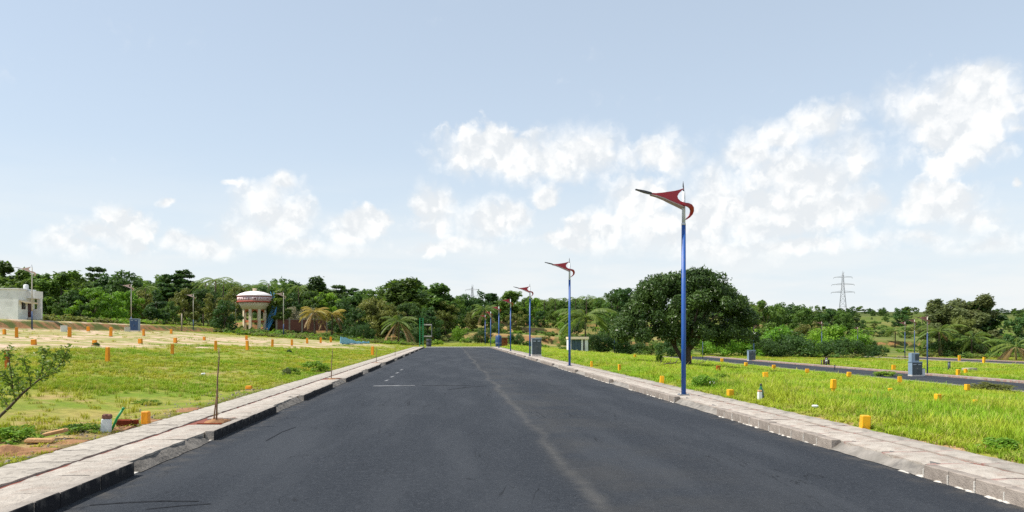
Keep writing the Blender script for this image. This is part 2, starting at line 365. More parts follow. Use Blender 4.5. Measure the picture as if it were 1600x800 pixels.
M['yellow'] = mat('yellow_marker_paint', (.80, .42, .01), (.72, .34, .008), .55, 7, spec=.35, rnd=.10, dirt=(.30, .18, .05), dscale=9, damt=.3)
M['rust'] = mat('rusty_orange_stone', (.36, .10, .012), (.26, .07, .01), .8, 7, spec=.2, dirt=(.16, .07, .02), damt=.5)
M['stone'] = mat('bare_marker_stone', (.36, .30, .24), (.27, .22, .17), .85, 9, bump=.5, spec=.2)
M['white_wall'] = mat('whitewashed_plaster', (.76, .78, .75), (.66, .68, .65), .85, 1.2, bump=.3, spec=.2, dirt=(.42, .42, .38), dscale=.8, damt=.5)
M['white'] = mat('white_paint', (.72, .72, .70), (.62, .62, .60), .6, 3)
M['cream'] = mat('cream_plaster', (.74, .62, .44), (.66, .54, .37), .75, 1.5)
M['tank_white'] = mat('tank_white_paint', (.74, .70, .68), (.66, .60, .58), .65, 1.5)
M['tank_pink'] = mat('tank_pale_pink_band', (.78, .62, .60), (.72, .55, .53), .65, 1.5)
M['tank_red'] = mat('tank_red_band', (.40, .075, .04), (.32, .055, .03), .65, 2)
M['tank_orange'] = mat('tank_orange_beam', (.48, .13, .045), (.40, .10, .035), .65, 2)
M['letter'] = mat('dark_red_lettering', (.24, .03, .05), (.19, .025, .04), .6, 2)
M['blue_stair'] = mat('blue_stair_paint', (.07, .27, .52), (.09, .31, .56), .5, 2)
M['maroon'] = mat('maroon_door_paint', (.07, .014, .013), (.05, .01, .01), .5, 3)
M['glass'] = mat('dark_window_glass', (.02, .025, .03), (.03, .035, .04), .1, 3, spec=.6)
M['brown_wall'] = mat('brown_brick_wall', (.20, .075, .05), (.14, .05, .035), .85, 2, bump=.4)
M['tile_roof'] = mat('pale_sheet_roof', (.55, .52, .48), (.42, .40, .36), .7, 1)
M['cab'] = mat('grey_cabinet_paint', (.30, .36, .42), (.25, .30, .35), .45, 2)
M['cab_dark'] = mat('dark_cabinet_grey', (.055, .075, .085), (.04, .055, .065), .45, 2)  # much darker grey than the cabinet bodies, used on their door fronts
M['cab_blue'] = mat('blue_grey_cabinet_paint', (.23, .31, .40), (.19, .26, .34), .45, 2)
M['blue_panel'] = mat('blue_grey_panel', (.06, .11, .15), (.045, .085, .12), .5, 2)
M['green_paint'] = mat('green_post_paint', (.012, .20, .07), (.02, .25, .09), .45, 3)
M['green_pipe'] = mat('green_pipe', (.015, .23, .06), (.02, .28, .08), .4, 4)
M['brick'] = mat('burnt_brick', (.20, .045, .02), (.13, .03, .015), .9, 12, bump=.7, spec=.1)
M['slabstone'] = mat('sandy_stone_slab', (.54, .33, .16), (.42, .25, .12), .9, 8, bump=.7, spec=.1)
M['brown_cap'] = mat('red_brown_cap', (.22, .10, .07), (.16, .07, .05), .8, 8)
M['soil'] = mat('loose_red_soil', (.35, .19, .095), (.22, .115, .06), .95, 6, bump=1, bscale=25, spec=.1)
M['tarp'] = mat('blue_tarpaulin', (.06, .34, .55), (.25, .55, .66), .45, 3)
M['bottle'] = mat('green_bottle_glass', (.008, .10, .035), (.012, .14, .05), .12, 3, spec=.6)
M['plastic'] = mat('white_plastic', (.72, .74, .74), (.60, .62, .62), .5, 20)
M['rubber'] = mat('black_rubber', (.015, .015, .016), (.025, .025, .026), .8, 9)
M['moto'] = mat('dark_motorbike_paint', (.06, .03, .022), (.05, .025, .02), .3, 4)
M['bark'] = mat('bark', (.115, .085, .058), (.06, .045, .032), .9, 9, bump=.6)
M['bark_pale'] = mat('pale_bark', (.30, .26, .20), (.20, .17, .13), .9, 9, bump=.5)
M['stick'] = mat('brown_stake_bark', (.25, .16, .10), (.16, .10, .06), .85, 12)
M['leaf_mid'] = leaf_mat('leaves_mid_green', (0.042, 0.091, 0.017), (0.137, 0.227, 0.036))
M['leaf_fresh'] = leaf_mat('leaves_fresh_green', (0.050, 0.100, 0.014), (0.150, 0.235, 0.034), val=.2)
M['leaf_dark'] = leaf_mat('leaves_dark_green', (0.023, 0.058, 0.014), (0.083, 0.156, 0.034), val=.2)
M['leaf_bright'] = leaf_mat('leaves_bright_green', (0.085, 0.189, 0.016), (0.215, 0.377, 0.029), val=.2)
M['leaf_olive'] = leaf_mat('leaves_olive', (0.081, 0.104, 0.023), (0.215, 0.234, 0.055), val=.2)
M['leaf_pale'] = leaf_mat('leaves_pale', (0.170, 0.170, 0.100), (0.360, 0.340, 0.220), val=.1)
M['leaf_smoke'] = leaf_mat('leaves_grey_green', (0.085, 0.115, 0.036), (0.190, 0.220, 0.085), val=.15)
M['leaf_big'] = leaf_mat('leaves_mango', (0.016, 0.044, 0.010), (0.078, 0.146, 0.029), val=.02, trans=.16, rough=.36)
M['frond'] = leaf_mat('palm_fronds', (0.046, 0.094, 0.016), (0.169, 0.240, 0.044), val=.25)
M['frond_yellow'] = leaf_mat('yellowing_palm_fronds', (0.195, 0.169, 0.026), (0.442, 0.351, 0.078), val=.2)
M['frond_dry'] = leaf_mat('dry_palm_fronds', (0.260, 0.170, 0.080), (0.420, 0.300, 0.160), val=.15)
M['weed'] = leaf_mat('weed_leaves', (0.110, 0.220, 0.018), (0.220, 0.360, 0.030), val=.15)

# ------------------------------------------------------------------ mesh helpers
def tag(o, label=None, cat=None, group=None, kind=None):
    if label: o['label'] = label
    if cat: o['category'] = cat
    if group: o['group'] = group
    if kind: o['kind'] = kind
    return o
def link(o, parent=None):
    COL.objects.link(o)
    if parent: o.parent = parent
    return o
def empty(name, loc, rz=0.0, label=None, cat=None, group=None, scale=1.0):
    o = bpy.data.objects.new(name, None); o.empty_display_size = .2
    o.location = loc; o.rotation_euler = (0, 0, rz); o.scale = (scale,) * 3 if not isinstance(scale, tuple) else scale
    link(o); return tag(o, label, cat, group)
class MB:
    """mesh builder: boxes, tubes, lathes, polygons gathered into one mesh"""
    def __init__(s): s.v = []; s.f = []; s.smooth = []
    def add(s, vs, fs, smooth=False):
        k = len(s.v); s.v += [tuple(p) for p in vs]
        for f in fs: s.f.append([k + i for i in f]); s.smooth.append(smooth)
        return s
    def box(s, c, d, rot=None, taper=1.0, bev=0.0):
        x, y, z = d[0] / 2, d[1] / 2, d[2] / 2
        if bev <= 0:
            vs = [Vector((sx * x * (taper if sz > 0 else 1), sy * y * (taper if sz > 0 else 1), sz * z)) for sz in (-1, 1) for sy in (-1, 1) for sx in (-1, 1)]
            fs = [(0, 2, 3, 1), (4, 5, 7, 6), (0, 1, 5, 4), (2, 6, 7, 3), (0, 4, 6, 2), (1, 3, 7, 5)]
        else:
            b = bev; vs = []
            rings = [(x - b, y - b, -z, 1), (x, y, -z + b, 1), (x, y, z - b, taper), (x - b, y - b, z, taper)]
            for (rx, ry, rz, t) in rings:
                for (a, c_) in ((-rx, -ry + b), (-rx + b, -ry), (rx - b, -ry), (rx, -ry + b), (rx, ry - b), (rx - b, ry), (-rx + b, ry), (-rx, ry - b)):
                    vs.append(Vector((a * t, c_ * t, rz)))
            fs = [tuple(range(7, -1, -1)), tuple(range(24, 32))]
            for r in range(3):
                for i in range(8):
                    j = (i + 1) % 8; fs.append((r * 8 + i, r * 8 + j, r * 8 + 8 + j, r * 8 + 8 + i))
        if rot is not None: vs = [rot @ p for p in vs]
        return s.add([p + Vector(c) for p in vs], fs)
    def tube(s, pts, rads, n=8, caps=True, smooth=True):
        pts = [Vector(p) for p in pts]
        if not isinstance(rads, (list, tuple)): rads = [rads] * len(pts)
        vs, fs = [], []
        for i, p in enumerate(pts):
            d = (pts[min(i + 1, len(pts) - 1)] - pts[max(i - 1, 0)]).normalized()
            up = Vector((0, 1, 0)) if abs(d.y) < .9 else Vector((1, 0, 0))
            a = d.cross(up).normalized(); b = d.cross(a)
            for k in range(n):
                t = 2 * math.pi * k / n
                vs.append(p + (a * math.cos(t) + b * math.sin(t)) * rads[i])
        for i in range(len(pts) - 1):
            for k in range(n):
                j = (k + 1) % n; fs.append((i * n + k, i * n + j, i * n + n + j, i * n + n + k))
        if caps: fs += [tuple(range(n - 1, -1, -1)), tuple(range((len(pts) - 1) * n, len(pts) * n))]
        return s.add(vs, fs, smooth)
    def lathe(s, prof, n=24, c=(0, 0, 0), smooth=True):
        vs, fs = [], []
        for (r, z) in prof:
            for k in range(n):
                t = 2 * math.pi * k / n; vs.append((c[0] + r * math.cos(t), c[1] + r * math.sin(t), c[2] + z))
        for i in range(len(prof) - 1):
            for k in range(n):
                j = (k + 1) % n; fs.append((i * n + k, i * n + j, i * n + n + j, i * n + n + k))
        fs += [tuple(range(n - 1, -1, -1)), tuple(range((len(prof) - 1) * n, len(prof) * n))]
        return s.add(vs, fs, smooth)
    def prism(s, poly, a, b, axis='y'):
        """polygon given in two axes, extruded from a to b along the third"""
        f = {'y': lambda p, t: (p[0], t, p[1]), 'z': lambda p, t: (p[0], p[1], t), 'x': lambda p, t: (t, p[0], p[1])}[axis]
        n = len(poly); vs = [f(p, a) for p in poly] + [f(p, b) for p in poly]
        fs = [tuple(range(n)), tuple(range(2 * n - 1, n - 1, -1))] + [(i, n + i, n + (i + 1) % n, (i + 1) % n) for i in range(n)]
        return s.add(vs, fs)
    def mesh(s, name, m):
        me = bpy.data.meshes.new(name); me.from_pydata(s.v, [], s.f); me.update()
        bm = bmesh.new(); bm.from_mesh(me); bmesh.ops.recalc_face_normals(bm, faces=bm.faces)
        bm.to_mesh(me); bm.free()
        me.polygons.foreach_set('use_smooth', s.smooth)
        me.materials.append(m); return me
    def build(s, name, m, parent=None, loc=None):
        o = bpy.data.objects.new(name, s.mesh(name, m)); link(o, parent)
        if loc is not None: o.location = loc
        return o
def copy_tree(root, loc, rz=0.0, scale=None, label=None, group=None):
    r = root.copy(); COL.objects.link(r); r.location = loc; r.rotation_euler = (0, 0, rz)
    if scale is not None: r.scale = (scale,) * 3 if not isinstance(scale, tuple) else scale
    if label: r['label'] = label
    if group: r['group'] = group
    for ch in root.children:
        c = ch.copy(); COL.objects.link(c); c.parent = r
        for g in ch.children:
            d = g.copy(); COL.objects.link(d); d.parent = c
    return r
def np_mesh(name, V, F, m, tone=None, smooth=False):
    """quads or triangles from numpy arrays, with an optional per-vertex tone"""
    me = bpy.data.meshes.new(name); k = F.shape[1]
    me.vertices.add(len(V)); me.vertices.foreach_set('co', V.astype(np.float32).ravel())
    me.loops.add(F.size); me.loops.foreach_set('vertex_index', F.astype(np.int32).ravel())
    me.polygons.add(len(F)); me.polygons.foreach_set('loop_start', np.arange(0, F.size, k, dtype=np.int32))
    me.polygons.foreach_set('loop_total', np.full(len(F), k, dtype=np.int32))
    me.polygons.foreach_set('use_smooth', np.full(len(F), smooth))
    if tone is not None:
        a = me.attributes.new('tone', 'FLOAT', 'POINT'); a.data.foreach_set('value', tone.astype(np.float32))
    me.update(calc_edges=True); me.materials.append(m); return me
def strip(name, m, x0, x1, ys, zf, kind='structure', parent=None, nx=2):
    xs = np.linspace(x0, x1, nx); ys = np.asarray(ys, float)
    X, Y = np.meshgrid(xs, ys); Z = zf(X, Y)
    V = np.stack([X, Y, Z], -1).reshape(-1, 3); ny = len(ys)
    i = (np.arange(ny - 1)[:, None] * nx + np.arange(nx - 1)[None]).ravel()
    F = np.stack([i, i + 1, i + nx + 1, i + nx], -1)
    o = bpy.data.objects.new(name, np_mesh(name, V, F, m, smooth=True)); link(o, parent)
    if kind: o['kind'] = kind
    return o

# ------------------------------------------------------------------ ground, roads, pavements
def build_ground():
    xs = np.unique(np.round(np.concatenate([np.arange(-900, -110, 40), np.arange(-110, -50, 4), np.arange(-50, -42, .5), np.arange(-42, -9, 1.0), np.arange(-9, -5.5, .5),
        [PL - .03, PL - .01, -4.5, 0, 4, PR + .01, PR + .03], np.arange(7.5, 12, .5), np.arange(12, 34, 1.0), np.arange(34, 50, .5), np.arange(50, 110, 2.5), np.arange(110, 1200, 40)]), 3))
    ys = np.unique(np.round(np.concatenate([np.arange(-80, 0, 8), np.arange(0, 60, 1.0), np.arange(60, 112, 2.0), [112.4, 112.6], np.arange(114, 150, 2.0), np.arange(150, 345, 1.3), np.arange(345, 700, 6), np.arange(700, 4000, 150)]), 3))
    X, Y = np.meshgrid(xs, ys); Z = H(X, Y)
    V = np.stack([X, Y, Z], -1).reshape(-1, 3); nx, ny = len(xs), len(ys)
    i = (np.arange(ny - 1)[:, None] * nx + np.arange(nx - 1)[None]).ravel()
    F = np.stack([i, i + 1, i + nx + 1, i + nx], -1)
    o = bpy.data.objects.new('ground', np_mesh('ground', V, F, M['ground'], smooth=True)); link(o); o['kind'] = 'structure'
build_ground()
strip('road', M['asphalt'], XL - .06, XR + .06, np.arange(-12, YEND + .1, 2), lambda x, y: .0 + .02 * (1 - ((x - .9) / 4.75) ** 2), nx=13)
strip('road', M['asphalt2'], 37.2, 44.6, np.arange(-30, 136, 2), lambda x, y: H(np.full_like(x, 41), y) + .03)
strip('road', M['asphalt2'], 80, 87.5, np.arange(-30, 150, 2), lambda x, y: H(np.full_like(x, 84), y) + .03)

def side(name, sgn, xk, xo, ramps, black):
    """one pavement with its kerb: sgn -1 on the left of the road, xk road edge, xo outer edge"""
    top = .15
    lo, hi = min(xk + sgn * .02, xo), max(xk + sgn * .02, xo)
    b = MB(); b.box(((lo + hi) / 2 + sgn * .15, 50, .02), (hi - lo - .34, 124, .18))
    pav = b.build('pavement', M['bed']); pav['kind'] = 'structure'
    kb = MB(); kb.box((xk + sgn * .16, 50, -.02), (.26, 124, .06)); kerb = kb.build('kerb', M['mortar']); kerb['kind'] = 'structure'
    inr = lambda y: any(a - .02 <= y <= c + .02 for a, c in ramps)
    # kerb stones (0.45 m), sloped cement ramps where the kerb is dropped
    protos = []
    for i in range(4):
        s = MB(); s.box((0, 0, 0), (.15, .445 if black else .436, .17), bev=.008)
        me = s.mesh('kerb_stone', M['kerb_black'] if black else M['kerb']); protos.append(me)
    farm = MB(); y = 5.2; n = 0
    while y < YEND - .3:
        if not inr(y + .22):
            z = .072 + random.uniform(-.006, .008); x = xk + sgn * (.075 + random.uniform(-.008, .008))
            if y < 52:
                o = bpy.data.objects.new('kerb_stone', protos[n % 4]); link(o, kerb); o.location = (x, y + .225, z)
                o.rotation_euler = (0, random.uniform(-.02, .02), random.uniform(-.015, .015))
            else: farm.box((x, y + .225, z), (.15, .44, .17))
            n += 1
        y += .45
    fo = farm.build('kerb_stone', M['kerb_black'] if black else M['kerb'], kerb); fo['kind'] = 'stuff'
    # kerb backing strip of rough cement between stones and slabs; mortar drops at the joints
    for (a, c) in ramps:
        s = MB(); k = 9; vs = []
        for i in range(k + 1):
            yy = a + (c - a) * i / k; j = random.uniform(-.03, .03); j2 = random.uniform(-.008, .008)
            e = .02 if 0 < i < k else 0
            vs += [(xk + sgn * (.0 + j * .8), yy, .008), (xk + sgn * (.05 + j), yy, .035 + j2), (xk + sgn * (.17 + j), yy, .115 + j2), (xk + sgn * .32, yy, .142 - e * .3), (xk + sgn * .32, yy, -.05)]
        fs = []
        for i in range(k):
            for q in range(4): fs.append((i * 5 + q, i * 5 + q + 1, i * 5 + 6 + q, i * 5 + 5 + q))
        fs += [(0, 1, 2, 3, 4), tuple(k * 5 + q for q in (4, 3, 2, 1, 0))]
        s.add(vs, fs, True); s.build('dropped_kerb', M['ramp_dark'] if black else M['ramp'], kerb)
    mo = MB(); y = 5.2
    while y < 40:                                            # blobs of spilt mortar at the foot of the kerb
        if not inr(y):
            for _ in range(0 if black else random.choice((0, 2, 4))):
                yy = y + random.uniform(0, .45); w = random.uniform(.04, .16)
                mo.box((xk - sgn * random.uniform(-.01, .015), yy, .008), (random.uniform(.02, .05), w, random.uniform(.008, .02)), Matrix.Rotation(random.uniform(-.3, .3), 3, 'Z'), taper=.5)
            if not black: mo.box((xk + sgn * .004, y, .055), (.016, random.uniform(.012, .02), random.uniform(.08, .16)))
        y += .45
    if not black: mo_ = mo.build('mortar', M['mortar'], kerb); mo_['kind'] = 'stuff'
    # cast slabs in two strips with an open joint between them
    w1 = .62; w2 = abs(xo - xk) - .17 - w1 - .09
    for strip_i, (x0, w, m) in enumerate(((.165, w1, M['conc_pink'] if black else M['conc_pink_r']), (.165 + w1 + .085, w2, M['conc_grey'] if black else M['conc_r']))):
        variants = []
        for q in range(5):
            s = MB(); L = 1.0 - random.choice((.004, .007, .012)); nn = 4
            # uneven cast top: a small grid with low bumps, sides down to the bedding
            gx, gy = 4, 6; vs = []; fs = []
            for a in range(gx + 1):
                for c in range(gy + 1):
                    ed = (a in (0, gx)) or (c in (0, gy))
                    dx = random.uniform(-.012, .012) if a in (0, gx) else 0; dy = random.uniform(-.008, .008) if c in (0, gy) else 0
                    vs.append((-w / 2 + w * a / gx + dx, -L / 2 + L * c / gy + dy, .03 + random.uniform(-.006, .006) - (.012 if ed else 0)))
            ix = lambda a, c: a * (gy + 1) + c
            for a in range(gx):
                for c in range(gy): fs.append((ix(a, c), ix(a + 1, c), ix(a + 1, c + 1), ix(a, c + 1)))
            rim = [ix(a, 0) for a in range(gx + 1)] + [ix(gx, c) for c in range(1, gy + 1)] + [ix(a, gy) for a in range(gx - 1, -1, -1)] + [ix(0, c) for c in range(gy - 1, 0, -1)]
            k0 = len(vs); vs += [(vs[r][0], vs[r][1], -.05) for r in rim]
            for i in range(len(rim)): fs.append((rim[i], k0 + i, k0 + (i + 1) % len(rim), rim[(i + 1) % len(rim)]))
            s.add(vs, fs); variants.append(s.mesh('paving_slab', m))
        y = 4.0
        while y < YEND - .2:
            if not (black and strip_i == 0 and any(abs(y + .5 - p) < .5 for p in PITS)):
                o = bpy.data.objects.new('paving_slab', random.choice(variants)); link(o, pav)
                o.location = (xk + sgn * (x0 + w / 2), y + .5, .112 + random.uniform(-.003, .004))
                o.rotation_euler = (random.uniform(-.003, .003), random.uniform(-.005, .005), random.uniform(-.003, .003))
            y += 1.0
    return pav, kerb
PITS = [14.6, 28.4, 45.2, 60.3]
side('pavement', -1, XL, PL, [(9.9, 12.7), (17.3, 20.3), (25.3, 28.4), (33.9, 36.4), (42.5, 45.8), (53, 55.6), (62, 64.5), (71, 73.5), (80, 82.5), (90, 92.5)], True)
side('pavement', 1, XR, PR, [(8.95, 11.1), (16.0, 19.1), (24.2, 27), (32.2, 35), (40.3, 43), (48.5, 51), (57, 59.5), (66, 68.5), (75, 77.5), (85, 87.5)], False)
# pale kerb that closes the road at its far end
MB().box((1.0, YEND + .25, .06), (9.3, .25, .16), bev=.02).build('kerb', M['mortar'])['kind'] = 'structure'
# kerbs and footways of the two parallel roads on the lower plots
def far_kerb(x, w, y0, y1, h=.13):
    ys = np.arange(y0, y1, 3.0); b = MB()
    for i in range(len(ys) - 1):
        xr = 41 if x < 60 else 84
        za, zb = h1(xr, ys[i]) + .03, h1(xr, ys[i + 1]) + .03
        g = random.uniform(.0, .05)
        vs = [(x - w / 2, ys[i], za - .3), (x + w / 2, ys[i], za - .3), (x + w / 2, ys[i + 1] - g, zb - .3), (x - w / 2, ys[i + 1] - g, zb - .3),
              (x - w / 2, ys[i], za + h), (x + w / 2, ys[i], za + h), (x + w / 2, ys[i + 1] - g, zb + h), (x - w / 2, ys[i + 1] - g, zb + h)]
        b.add(vs, [(0, 3, 2, 1), (4, 5, 6, 7), (0, 1, 5, 4), (1, 2, 6, 5), (2, 3, 7, 6), (3, 0, 4, 7)])
    o = b.build('pavement' if w > .6 else 'kerb', M['conc_r'] if w > .6 else M['kerb']); o['kind'] = 'structure'
far_kerb(36.9, .5, -20, 134); far_kerb(45.3, 1.2, -20, 134); far_kerb(79.7, .5, -20, 148); far_kerb(88.1, 1.2, -20, 148)
# remains of a painted stop line and scratches of paint on the main road
def paint(poly, name='road_marking'):
    b = MB(); b.add([(x, y, .02 * (1 - ((x - .9) / 4.75) ** 2) + .006) for x, y in poly], [tuple(range(len(poly)))])
    return b.build(name, M['paint_white'])
for k, (a, c, yy, w) in enumerate(((-2.62, -1.75, 26.05, .34), (-1.75, -1.22, 26.12, .22))): paint([(a, yy), (c, yy + .05), (c, yy + w), (a, yy + w - .05)])['kind'] = 'structure'
for (px, py, L) in ((600, 596, .8), (609, 590, .9), (617, 584, 1.1), (624, 579, 1.2)):
    x, y, D = ground_at(px, py); x = ray(px, py)[0] * EYE * FOC / (py - HOR); y = ray(px, py)[1] * EYE * FOC / (py - HOR)
    paint([(x, y), (x + .09, y), (x + .14, y + L), (x + .05, y + L)])['kind'] = 'structure'

def tyre_mark(pts, w):
    b = MB(); L = []; f = lambda x: .02 * (1 - ((x - .9) / 4.75) ** 2) + .004
    g = [ (lambda D, d: (float(d[0] * D), float(d[1] * D)))(EYE * FOC / (py - HOR), ray(px, py)) for px, py in pts]
    for i, (x, y) in enumerate(g):
        a, c = g[max(i - 1, 0)], g[min(i + 1, len(g) - 1)]; dx, dy = c[0] - a[0], c[1] - a[1]; l = math.hypot(dx, dy); ww = w * (.25 + .75 * math.sin(math.pi * (i + .4) / len(g)))
        L += [(x - dy / l * ww / 2, y + dx / l * ww / 2, f(x)), (x + dy / l * ww / 2, y - dx / l * ww / 2, f(x))]
    b.add(L, [(2 * i, 2 * i + 1, 2 * i + 3, 2 * i + 2) for i in range(len(g) - 1)]); o = b.build('tyre_mark', M['rubber_mark']); o['kind'] = 'structure'
M['rubber_mark'] = mat('rubber_scuff', (.012, .013, .016), (.024, .027, .032), .9, 18, spec=.1)
for p_, w_ in (([(140, 790), (200, 786), (250, 784), (310, 785)], .06), ([(228, 797), (280, 792), (330, 789)], .04), ([(415, 690), (440, 676), (462, 668)], .03), ([(700, 610), (730, 606), (760, 604)], .10), ([(660, 603), (690, 603.5), (735, 603)], .18), ([(672, 549), (684, 549.2), (694, 549)], .9)): tyre_mark(p_, w_)

# ------------------------------------------------------------------ street lamps
LAMP_H = 5.62
def make_lamp(style):
    """blue pole with white top and a swooping red lamp shell that curls round the pole; style 1 pale, 2 slim blue"""
    t = empty('street_lamp', (0, 0, 0))
    blue = {0: M['pole_blue'], 1: M['pole_navy'], 2: M['pole_navy']}[style]
    split = {0: 4.50, 1: 1.5, 2: 3.9}[style]
    top_m = {0: M['pole_white'], 1: M['pole_tan'], 2: M['pole_tan']}[style]
    shell_m = {0: M['lamp_red'], 1: M['lamp_pale'], 2: M['lamp_faded']}[style]
    b = MB(); b.tube([(0, 0, .02), (0, 0, 1.6), (0, 0, split)], [.062, .060, .056], 14); b.build('pole', blue, t)
    b = MB(); b.tube([(0, 0, split + .002), (0, 0, 5.36)], [.048, .043], 14); b.tube([(0, 0, split - .03), (0, 0, split + .03)], [.060, .056], 14); b.build('pole_top', top_m, t)
    b = MB(); b.tube([(0, 0, 5.362), (0, 0, 5.40), (0, 0, 5.47)], [.030, .016, .012], 8); b.tube([(-.01, 0, 5.47), (-.012, 0, 5.55), (-.012, 0, 5.63)], [.018, .014, .003], 8); b.build('finial', M['lamp_dark'], t)
    b = MB(); b.box((0, 0, .012), (.26, .26, .024), bev=.006)
    for a in (-1, 1):
        for c in (-1, 1): b.tube([(a * .095, c * .095, .0), (a * .095, c * .095, .055)], .012, 6)
    b.build('base_plate', M['steel'], t)
    # curled shell: top edge and bottom edge followed along the sweep, given width in depth (y)
    P = lambda px, py: ((px - 1067) * 20.0 / FOC + .0, 5.62 - (py - 283) * 20.0 / FOC)
    top = [(1012.5, 303.2), (1020, 303.6), (1030, 302.6), (1040, 301), (1050, 299.5), (1058, 297.5), (1064.3, 295.2)]
    notch = [(1064.6, 296.2), (1060.5, 299.5), (1056.5, 303.5), (1054.2, 308), (1055.5, 312), (1059, 315.2), (1064, 318.2)]
    bot = [(1066, 323.6), (1056, 319.5), (1045, 315.2), (1034, 310.5), (1022, 306.6), (1012.5, 304.8)]
    poly = [P(*p) for p in top + notch + bot]
    b = MB(); b.prism(poly, -.16, -.10); b.build('lamp_shade', shell_m, t)
    low = [(1012, 304.9), (1022, 306.8), (1034, 310.8), (1045, 315.5), (1056, 319.8), (1066.5, 324.2)]
    vs = []
    for (x, y) in low:
        X, Z = P(x, y); d = .10 + .12 * (x - 1012) / 54
        vs += [(X, -.165, Z - .006), (X, -.165 + d * 1.4, Z - .016), (X, -.165 + d * 1.4, Z - .030), (X, -.165, Z - .022)]
    fs = [(0, 1, 2, 3), tuple(len(vs) - 4 + q for q in (3, 2, 1, 0))]
    for i in range(len(low) - 1):
        for q in range(4): fs.append((i * 4 + q, i * 4 + (q + 1) % 4, i * 4 + 4 + (q + 1) % 4, i * 4 + 4 + q))
    b = MB(); b.add(vs, fs); b.build('lamp_tray', M['lamp_under'], t)
    # curl that passes round the pole and comes back under
    cur_o = [(1060, 316.3), (1066, 318.2), (1072, 318.6), (1078, 320.2), (1082.5, 324), (1084.2, 329), (1083, 334), (1079, 338.5), (1074, 341.8), (1070.5, 342.8)]
    cur_i = [(1061, 320.5), (1066, 322.5), (1071, 324), (1075, 325.8), (1077.6, 328.5), (1078.5, 331.6), (1078, 335), (1075.5, 338), (1072.5, 340.4), (1070.5, 341.6)]
    ycurve = [-.16, -.17, -.15, -.10, -.03, .05, .09, .10, .08, .055]
    vs, fs = [], []
    for (o_, i_, yy) in zip(cur_o, cur_i, ycurve):
        (xo, zo), (xi, zi) = P(*o_), P(*i_)
        vs += [(xo, yy - .03, zo), (xo, yy + .05, zo), (xi, yy + .05, zi), (xi, yy - .03, zi)]
    for i in range(len(cur_o) - 1):
        for q in range(4): fs.append((i * 4 + q, i * 4 + (q + 1) % 4, i * 4 + 4 + (q + 1) % 4, i * 4 + 4 + q))
    fs += [(3, 2, 1, 0), tuple(len(vs) - 4 + q for q in range(4))]
    b = MB(); b.add(vs, fs); b.build('curl', shell_m, t)
    b = MB(); a0, a1, a2 = P(988, 298), P(1002, 301), P(1013, 304)
    b.add([(a0[0], -.16, a0[1] + .012), (a0[0], -.08, a0[1] + .012), (a0[0], -.08, a0[1] - .012), (a0[0], -.16, a0[1] - .012),
           (a1[0], -.18, a1[1] + .02), (a1[0], -.04, a1[1] + .02), (a1[0], -.04, a1[1] - .03), (a1[0], -.18, a1[1] - .03),
           (a2[0], -.175, a2[1] + .028), (a2[0], -.07, a2[1] + .028), (a2[0], -.07, a2[1] - .028), (a2[0], -.175, a2[1] - .028)],
          [(0, 1, 2, 3), (11, 10, 9, 8)] + [(r * 4 + q, r * 4 + (q + 1) % 4, r * 4 + 4 + (q + 1) % 4, r * 4 + 4 + q) for r in (0, 1) for q in range(4)])
    b.build('lamp_head', M['lamp_dark'], t)
    return t
MAIN = 'street lamps along the main road'
lamp0 = make_lamp(0); tag(lamp0, 'tallest looking blue street lamp with red curl head, standing before the big round tree', 'street lamp', MAIN)
mains = ['blue street lamp with red curl head beside the small transformer shelter', 'blue street lamp with red curl head just behind the dark roadside cabinet',
         'fourth street lamp along the main road counted from the big tree', 'fifth street lamp along the main road counted from the big tree',
         'sixth street lamp along the main road, near the blue barrel', 'farthest street lamp of the main road, past its closed end']
x1, y1 = 6.10, 19.8
lamp0.location = (x1, y1, .145)
for k, lb in enumerate(mains):
    n = k + 2; yy = y1 * n
    copy_tree(lamp0, (x1 + .02 * (n % 3), yy, .145 if yy < YEND else h1(x1, yy)), 0, label=lb)
lampL = make_lamp(1); lampR = make_lamp(2)
LEFTL = [(50, 413, 515, 'pale street lamp in front of the white flat-roofed house'), (205, 441, 516, 'tan street lamp beside the blue grey cabinet at the dirt field'),
         (302, 457, 516, 'tan street lamp between the dark creeper tree and the water tank'), (368, 470, 517, 'thin half hidden lamp pole just beside the water tank'),
         (443, 454, 527, 'lamp pole with navy lower half between water tank and brown wall')]
RIGHTL = [(1449, 490, 586, 'slim dark street lamp beside the tall grey cabinet'), (1178, 502, 561, 'slim dark street lamp beside the small grey cabinet near the big tree'),
          (1221, 512, 557, 'street lamp in front of the dark bushes, next after the small grey cabinet'), (1284, 500, 557, 'street lamp standing behind the parked motorbike'),
          (1340, 509, 556, 'street lamp between the parked motorbike and the tall grey cabinet'), (1414, 500, 560, 'street lamp with reddish head behind the tall grey cabinet'),
          (1429, 496, 562, 'paler street lamp directly behind the tall grey cabinet'), (1098, 522, 560, 'short looking lamp pole seen under the big round tree'), (960, 503, 553, 'thin blue lamp pole before the dark thicket by the transformer shelter')]
for src, lst, grp in ((lampL, LEFTL, 'street lamps beyond the dirt field'), (lampR, RIGHTL, 'street lamps along the lower roads')):
    first = True
    for (px, yt, yb, lb) in lst:
        x, y, D = ground_at(px, yb); s = (yb - yt) * D / FOC / LAMP_H
        z = h1(x, y) - .02
        if first: src.location = (x, y, z); src.scale = (s, s, s); tag(src, lb, 'street lamp', grp); first = False
        else: copy_tree(src, (x, y, z), random.uniform(-.15, .15), s, lb, grp)

